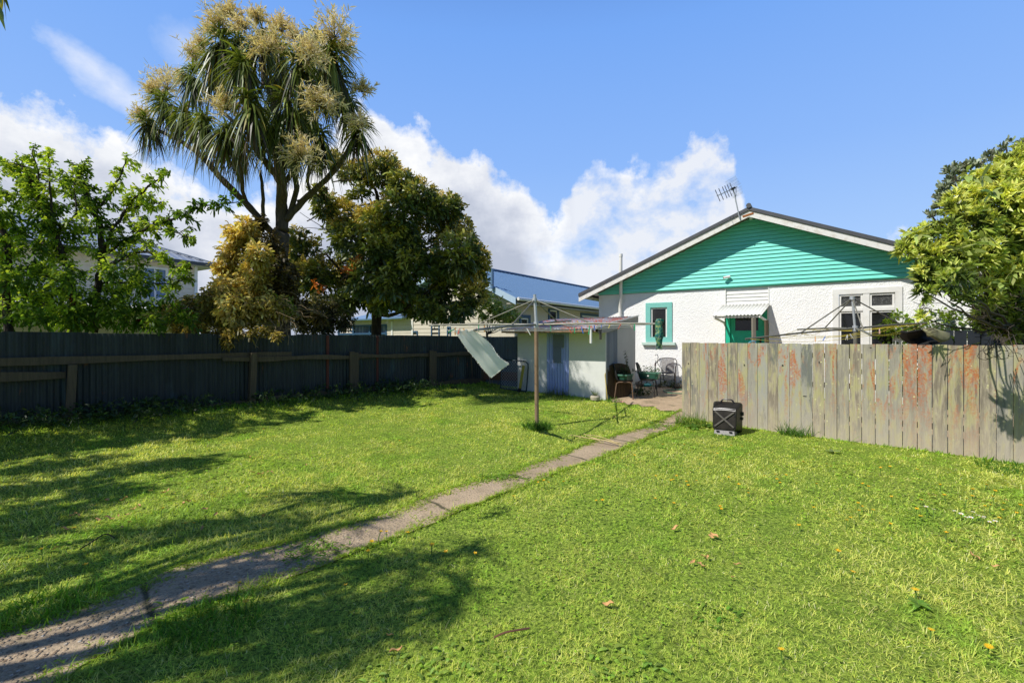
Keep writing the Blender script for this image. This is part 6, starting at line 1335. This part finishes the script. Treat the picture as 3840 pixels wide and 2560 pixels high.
clump('grass_clump', 'short grass growing up around the foot of the black catcher', 'grass clump', 2712, 1637, 260, .085, .22, GRN, .8)
clump('grass_clump', 'grass tuft beside the near edge of the path at the left', 'grass clump', 180, 2290, 420, .15, .26, (.20,.44,.03), .9)
clump('grass_clump', 'long grass edging the path in the lower left shade', 'grass clump', 800, 2340, 500, .15, .28, (.14,.35,.025), .8, .006)
clump('grass_clump', 'tall seeding grass before the blue shed door', 'grass clump', 2150, 1485, 130, .42, .3, (.24,.32,.09), .5, .010, pos=SF @ Vector((1.3,-.12,0)))
clump('grass_clump', 'tuft of grass at the corner of the shed beside the leaning table top', 'grass clump', 2300, 1505, 120, .16, .2, GRN, .7, .009)
clump('grass_clump', 'dark grass at the right end of the paling fence in the bush shadow', 'grass clump', 3800, 1765, 260, .18, .35, (.09,.25,.025), .8)
for k, (px, py, lb) in enumerate(((700, 1560, 'dark weeds at the foot of the iron fence below the golden climber'), (330, 1600, 'dark weeds by the left fence post'), (1330, 1530, 'weeds against the base board by the paired fence posts'), (80, 1640, 'dark weeds at the left edge of the iron fence'), (1600, 1490, 'weeds at the iron fence beyond the last timber post'), (1080, 1540, 'weeds at the iron fence between the leaning post and the rust red batten'), (520, 1585, 'dark weeds at the iron fence midway between the two left posts'), (1480, 1500, 'low weeds at the iron fence left of the last timber post'))):
    pos = gp(px, py); qd = (pos.x-FA.x)*FN.x + (pos.y-FA.y)*FN.y; pos = pos - FN*(qd - .22); p = Vector((pos.x, pos.y, gz(pos.x, pos.y)))
    o_ = potplant('fence_weeds', lb, p, 130, .42, 1.1, (.04,.085,.02), L=.08); o_['group'] = 'weeds along the iron fence'; o_['category'] = 'weeds'
def broadleaf(label, px, py, n, L, c=(.16,.32,.04)):
    p = gp(px, py); a = np.linspace(0, 6.283, n, endpoint=False) + rng.uniform(-.3,.3,n); S = Strips()
    S.add(np.tile([p.x, p.y, p.z+.02], (n,1)), np.stack([np.cos(a), np.sin(a), rng.uniform(.2,.7,n)],1), L*rng.uniform(.7,1.15,n), L*.36, vary(c, n), droop=.35, K=4, prof=[.25,.9,1,.7,.05], side=np.stack([-np.sin(a), np.cos(a), np.zeros(n)],1), base_dark=.8)
    o_ = S.build('broadleaf_weed', M_GRASS); props(o_, label, 'weed', 'broad-leaved weeds in the lawn')
broadleaf('broad-leaved dock at the left foot of the paling fence', 2600, 1605, 9, .22); broadleaf('pale broad-leaved weed in the lawn below the tussock', 3120, 1700, 6, .13, (.27,.38,.13)); broadleaf('broad-leaved weed between the fence end and the black catcher', 2655, 1602, 7, .15)
broadleaf('dandelion rosette beneath the largest yellow flower at the lower right', 3445, 2275, 11, .09, (.22,.38,.05))
def leafpatch(label, px, py, n, rad, L, c):
    p = gp(px, py); rr = rad*np.sqrt(rng.uniform(size=n)); a = rng.uniform(0, 6.28, n); xx = p.x + rr*np.cos(a)*1.4; yy = p.y + rr*np.sin(a); a2 = rng.uniform(0, 6.28, n); S = Strips()
    S.add(np.stack([xx, yy, g(xx,yy)+.01], 1), np.stack([np.cos(a2), np.sin(a2), rng.uniform(.2,1.3,n)],1), L*rng.uniform(.5,1.2,n), L*.34, vary(c, n, .3), droop=.5, K=4, prof=[.25,.9,1,.7,.05], side=np.stack([-np.sin(a2), np.cos(a2), rng.normal(size=n)*.3],1), base_dark=.8)
    o_ = S.build('broadleaf_weed', M_GRASS); props(o_, label, 'weed', kind='stuff')
leafpatch('dark patch of broad leaves in the middle of the lower right lawn', 2680, 2315, 22, .12, .065, (.20,.38,.04)); leafpatch('broad-leaved patch near the bottom edge right of centre', 2360, 2500, 34, .16, .07, (.34,.52,.08))
leafpatch('bunch of small broad leaves near the bottom edge at centre', 1750, 2480, 44, .18, .06, (.36,.52,.08)); leafpatch('pale broad leaves at the bottom edge right of the path shade', 1500, 2520, 34, .16, .06, (.36,.52,.10))
broadleaf('leafy weed at the upper edge of the path before the fence', 2440, 1590, 8, .10)
# flowers: buttercups and daisies, each one a thing
M_YEL = paint('buttercup_petal', (.72,.46,.01), (.66,.38,.01), .4); M_WPET = paint('daisy_petal', (.82,.80,.78), None, .6); M_STEM = paint('green_stem', (.10,.20,.03))
def flower_proto(name, r, h, petal, n, cen):
    t = thing(name, 'x', 'flower', (0,0,0))
    m = MB(); m.tube([(0,0,-.01),(.004,0,h*.5),(0,0,h)], .0022, 5); m.build('stem', M_STEM, t)
    m = MB()
    for k in range(n):
        a = 2*math.pi*k/n; w = math.pi/n*.95
        m.add([(0,0,h),(r*.7*math.cos(a-w),r*.7*math.sin(a-w),h+.006),(r*math.cos(a),r*math.sin(a),h+.009),(r*.7*math.cos(a+w),r*.7*math.sin(a+w),h+.006)],[(0,1,2,3)])
    m.build('petals', petal, t)
    m = MB(); m.lathe([(.001,h+.001),(r*.3,h+.003),(r*.24,h+.007),(.001,h+.009)], (0,0,0), 8); m.build('flower_centre', cen, t); return t
def copy_tree(o, loc, rz, s, label, group):
    c = o.copy(); col.objects.link(c); c.location = loc; c.rotation_euler = (random.uniform(-.2,.2), random.uniform(-.2,.2), rz); c.scale = (s,s,s*(.55 if s > 1.55 else 1)); c['label'] = label; c['group'] = group
    for ch in o.children: k = ch.copy(); col.objects.link(k); k.parent = c
    return c
def plant_flowers(proto, pts_, label, group, size):
    for i, q in enumerate(pts_):
        p = gp(q[0], q[1]); s = size*q[2] if len(q) > 2 else size*random.uniform(.8,1.2)
        if i == 0: proto.location = p; proto.scale = (s,s,s); proto['label'] = label; proto['group'] = group
        else: copy_tree(proto, p, random.uniform(0,6), s, label, group)
def Q9(x, y): return (1920 + x/1.225, 1500 + y/1.225)
def Q8(x, y): return (x/1.225, 1500 + y/1.225)
BUT = [(660,390),(758,384),(727,404),(740,400),(800,396),(843,400),(808,412),(940,272),(975,252),(783,235),(690,222),(1003,236),(1052,240),(992,376),(1040,409),(1080,447),(1085,460),(1153,377),(1205,379),(1217,384),(1253,381),(1232,416),(1340,303),(1385,304),(1440,324),(1457,332),(1405,420),(1387,521),(1590,515),(1605,515),(1600,553),(1648,545),(1549,581),(1537,595),(1323,605),(1621,424),(1635,437),(1694,346),(1739,340),(1865,353),(1876,483),(1858,524),(1880,562),(1912,538),(1730,609),(1967,427),(1990,478),(2112,452),(2117,465),(2210,457),(2175,413),(2170,522),(2198,530),(2264,513),(2262,545),(2235,569),(2330,528),(2317,558),(2213,490),(2079,497),(1998,660),(388,497),(417,486),(656,478),(738,497),(957,522),(955,532),(125,408),(150,408),(163,410),(232,412),(8,466),(380,335),(510,302),(565,285),(583,225),(1750,483),(862,308),(263,330),(1490,727,1.3)]
BUT = [Q9(*b[:2]) + tuple(b[2:]) for b in BUT] + [Q8(*b) for b in ((1215,160),(1198,168),(963,213),(1437,100),(1830,212),(740,543),(948,565),(848,597),(880,612),(584,608),(385,815),(197,735),(1868,640),(1775,645),(1705,677),(1736,660),(1694,723),(2055,753),(2175,748),(1088,895),(1592,906),(337,618),(1225,470))]
DAI = [Q9(*b) for b in ((1902,542),(1930,545),(2043,551),(2060,549),(2075,562),(2107,567),(2115,558),(2135,555),(2152,562),(2157,579),(2163,574),(2220,585),(2190,600))]
plant_flowers(flower_proto('buttercup', .013, .062, M_YEL, 5, M_YEL), BUT, 'small yellow buttercup flower in the lawn', 'buttercups in the lawn', 1.45)
plant_flowers(flower_proto('daisy', .012, .058, M_WPET, 11, M_YEL), DAI, 'small white daisy in the patch at the right of the lawn', 'daisies in the lawn', 1.5)
dan = [(Q9(1852,918), 'largest yellow dandelion at the lower right of the lawn', 2.0), (Q9(1560,831), 'yellow dandelion upper left of the largest dandelion', 1.56), (Q9(1246,1208), 'yellow dandelion near the bottom edge right of centre', 1.6), (Q9(2192,1187), 'yellow dandelion at the lower right corner', 1.75), (Q9(1922,1110), 'small yellow dandelion below the largest dandelion', 1.6), (Q8(1983,707), 'yellow dandelion right of the path in the shade', 1.9), (Q8(1128,980), 'yellow dandelion beside the long grass in the lower left', 1.9)]
pr = flower_proto('dandelion', .013, .075, M_YEL, 12, M_YEL)
for i, (q, lb, s) in enumerate(dan):
    p = gp(*q)
    if i == 0: pr.location = p; pr.scale = (s,s,s*.45); pr['label'] = lb; pr['group'] = 'dandelions in the lawn'
    else: copy_tree(pr, p, i, s, lb, 'dandelions in the lawn')
# fallen brown leaves
M_DRY = paint('dry_orange_leaf', (.62,.36,.15), (.46,.25,.10), .8, 30); M_PINK = paint('pinkish_dry_leaf', (.5,.3,.2), (.4,.22,.14), .8, 30)
def leaf_proto(mt):
    m = MB(); m.grid([[(-.05+.1*i/5, w*.028*math.sin(math.pi*(i+.25)/5.5), .012*math.sin(i*1.4)+.012*w*w+.004) for w in (-1,-.3,.4,1)] for i in range(6)]); return m.build('fallen_leaf', mt, None, smooth=True, ang=180)
DRY = [Q8(*b) for b in ((1150,272),(1195,272),(1160,345),(1185,350),(1200,352),(1230,342),(1250,345),(1405,308),(955,388),(690,430),(750,440),(775,428),(845,487),(620,512),(605,515),(940,515),(990,540),(1210,548),(345,535),(360,545),(330,545),(450,565),(500,560),(545,545),(930,605),(570,470),(490,475),(300,610),(1820,1180),(1790,1105),(640,500),(585,540),(250,700),(560,600),(860,480))] + [Q9(*b) for b in ((915,645),(930,640),(860,770),(830,762),(870,780),(1035,775),(1016,833),(880,735),(2305,663),(2222,783),(1928,452),(445,960),(900,740),(2270,473),(750,606),(2120,735))]
lp = leaf_proto(M_DRY); props(lp, 'dry orange-brown leaf lying on the lawn', 'leaf', 'dry leaves on the lawn')
for i, q in enumerate(DRY):
    p = gp(*q); o = lp if i == 0 else lp.copy()
    if i: col.objects.link(o)
    o.location = p + Vector((0,0,.03)); o.rotation_euler = (random.uniform(-.5,.5), random.uniform(-.5,.5), random.uniform(0,6)); s = random.uniform(.35,.8); o.scale = (s,s*.8,s)
lq_ = leaf_proto(M_PINK); lq_['group'] = 'pale leaves near the shed'
for i, (px, py, lb) in enumerate(((2330, 1516, 'pinkish pale leaf in the grass before the patio edge'), (2302, 1574, 'pinkish pale leaf on the lawn right of the clothesline'))):
    o = lq_ if i == 0 else lq_.copy()
    if i: col.objects.link(o)
    o.location = gp(px, py) + Vector((0,0,.05)); o.rotation_euler = (.6,.1,i); props(o, lb, 'leaf')
lq_['category'] = 'leaf'
# dry fronds on the path, fallen twigs
def gl(px, py, dz=.035): p = gp(px, py); return Vector((p.x, p.y, p.z + dz))
m = MB()
for pts_ in (((2205,1639),(2240,1652),(2290,1668),(2330,1679)), ((2190,1636),(2230,1660),(2280,1672),(2332,1680)), ((2170,1650),(2230,1662),(2328,1679)), ((2140,1640),(2185,1655),(2250,1668))):
    m.tube(smooth_path([gl(*q, .04 + .03*(i in (1,2))) for i, q in enumerate(pts_)]), .006, 5)
props(m.build('dry_frond', paint('straw_frond', (.55,.43,.20), (.42,.32,.15), .7), None), 'straw-coloured dry frond lying across the path', 'dry frond')
m = MB(); m.tube(smooth_path([gl(1852,2412), gl(1890,2404,.05), gl(1930,2395,.05), gl(1985,2376)]), .006, 5); props(m.build('fallen_twig', paint('reddish_twig', (.20,.09,.05)), None), 'thin reddish twig in the grass at the bottom centre', 'twig', 'twigs on the lawn')
m = MB(); m.tube(smooth_path([gl(300,2075), gl(350,2050,.05), gl(395,2028,.06), gl(430,2030)]), .005, 5); props(m.build('fallen_twig', M_BARKD, None), 'dark curved twig in the shade left of the path', 'twig', 'twigs on the lawn')
w0 = gl(2318, 1590, 0); S = Strips(); n = 16; zz = np.linspace(.02,.38,n); sprigs(S, np.stack([np.full(n,w0.x)-zz*.12, np.full(n,w0.y), w0.z+zz],1), np.tile([0,0,1.],(n,1)), 5, .04, .016, (.06,.15,.02), 1.0, .2, .005, 2); S.add([tuple(w0)],[[-.12,0,1]], .4, .012, (.06,.13,.02), droop=0, K=3)
st_ = S.build('dark_stalk', M_GRASS); props(st_, 'single dark upright leafy stalk in the lawn right of the clothesline', 'weed')  # dark upright stalk with small side leaves
# grass creeping over the path
S = Strips(); ex_, ey_ = [], []
for L_, O2 in ((UPW, LOW), (LOW, UPW)):
    for a, c in zip(L_[:-1], L_[1:]):
        inn = (min(O2, key=lambda q_: (q_-a).length) - a).normalized(); k = int((c-a).length*560)
        t = rng.uniform(size=k); px_ = a.x+(c.x-a.x)*t; py_ = a.y+(c.y-a.y)*t; w_ = (np.abs(rng.normal(size=k))*1.1-.35)*.05*(1+1.6*np.clip(fbm(px_*4, py_*4, 3), -.6, 1.2))
        ex_.append(px_+inn.x*w_); ey_.append(py_+inn.y*w_)
ex_, ey_ = np.concatenate(ex_), np.concatenate(ey_); n = len(ex_); ph = rng.uniform(0,6.28,n); r_ = np.hypot(ex_, ey_)
S.add(np.stack([ex_,ey_,g(ex_,ey_)+.012],1), np.stack([np.cos(ph)*1.2,np.sin(ph)*1.2,rng.uniform(.3,1.2,n)],1), rng.uniform(.025,.08,n), np.maximum(.004,.0014*r_), vary((.38,.55,.04), n, .4), droop=.45, K=2, side=np.stack([-np.sin(ph),np.cos(ph),np.zeros(n)],1)); n = 900; ctrs = [gp(1900, 1795), gp(2440, 1607), gp(1195, 2060), gp(1150, 2085), gp(2480, 1600), gp(1860, 1800), gp(750, 2300)]
idx = rng.integers(0, len(ctrs), n); xx = np.array([ctrs[i].x for i in idx]) + rng.normal(size=n)*.13; yy = np.array([ctrs[i].y for i in idx]) + rng.normal(size=n)*.07; ph = rng.uniform(0,6.28,n)
S.add(np.stack([xx,yy,g(xx,yy)+.02],1), np.stack([np.cos(ph),np.sin(ph),rng.uniform(.2,.9,n)],1), rng.uniform(.03,.08,n), .012, vary((.24,.42,.05), n, .35), droop=.4, K=2)
cg = S.build('creeping_grass', M_GRASS); props(cg, 'grass creeping over the joints of the concrete path', 'grass', kind='stuff')
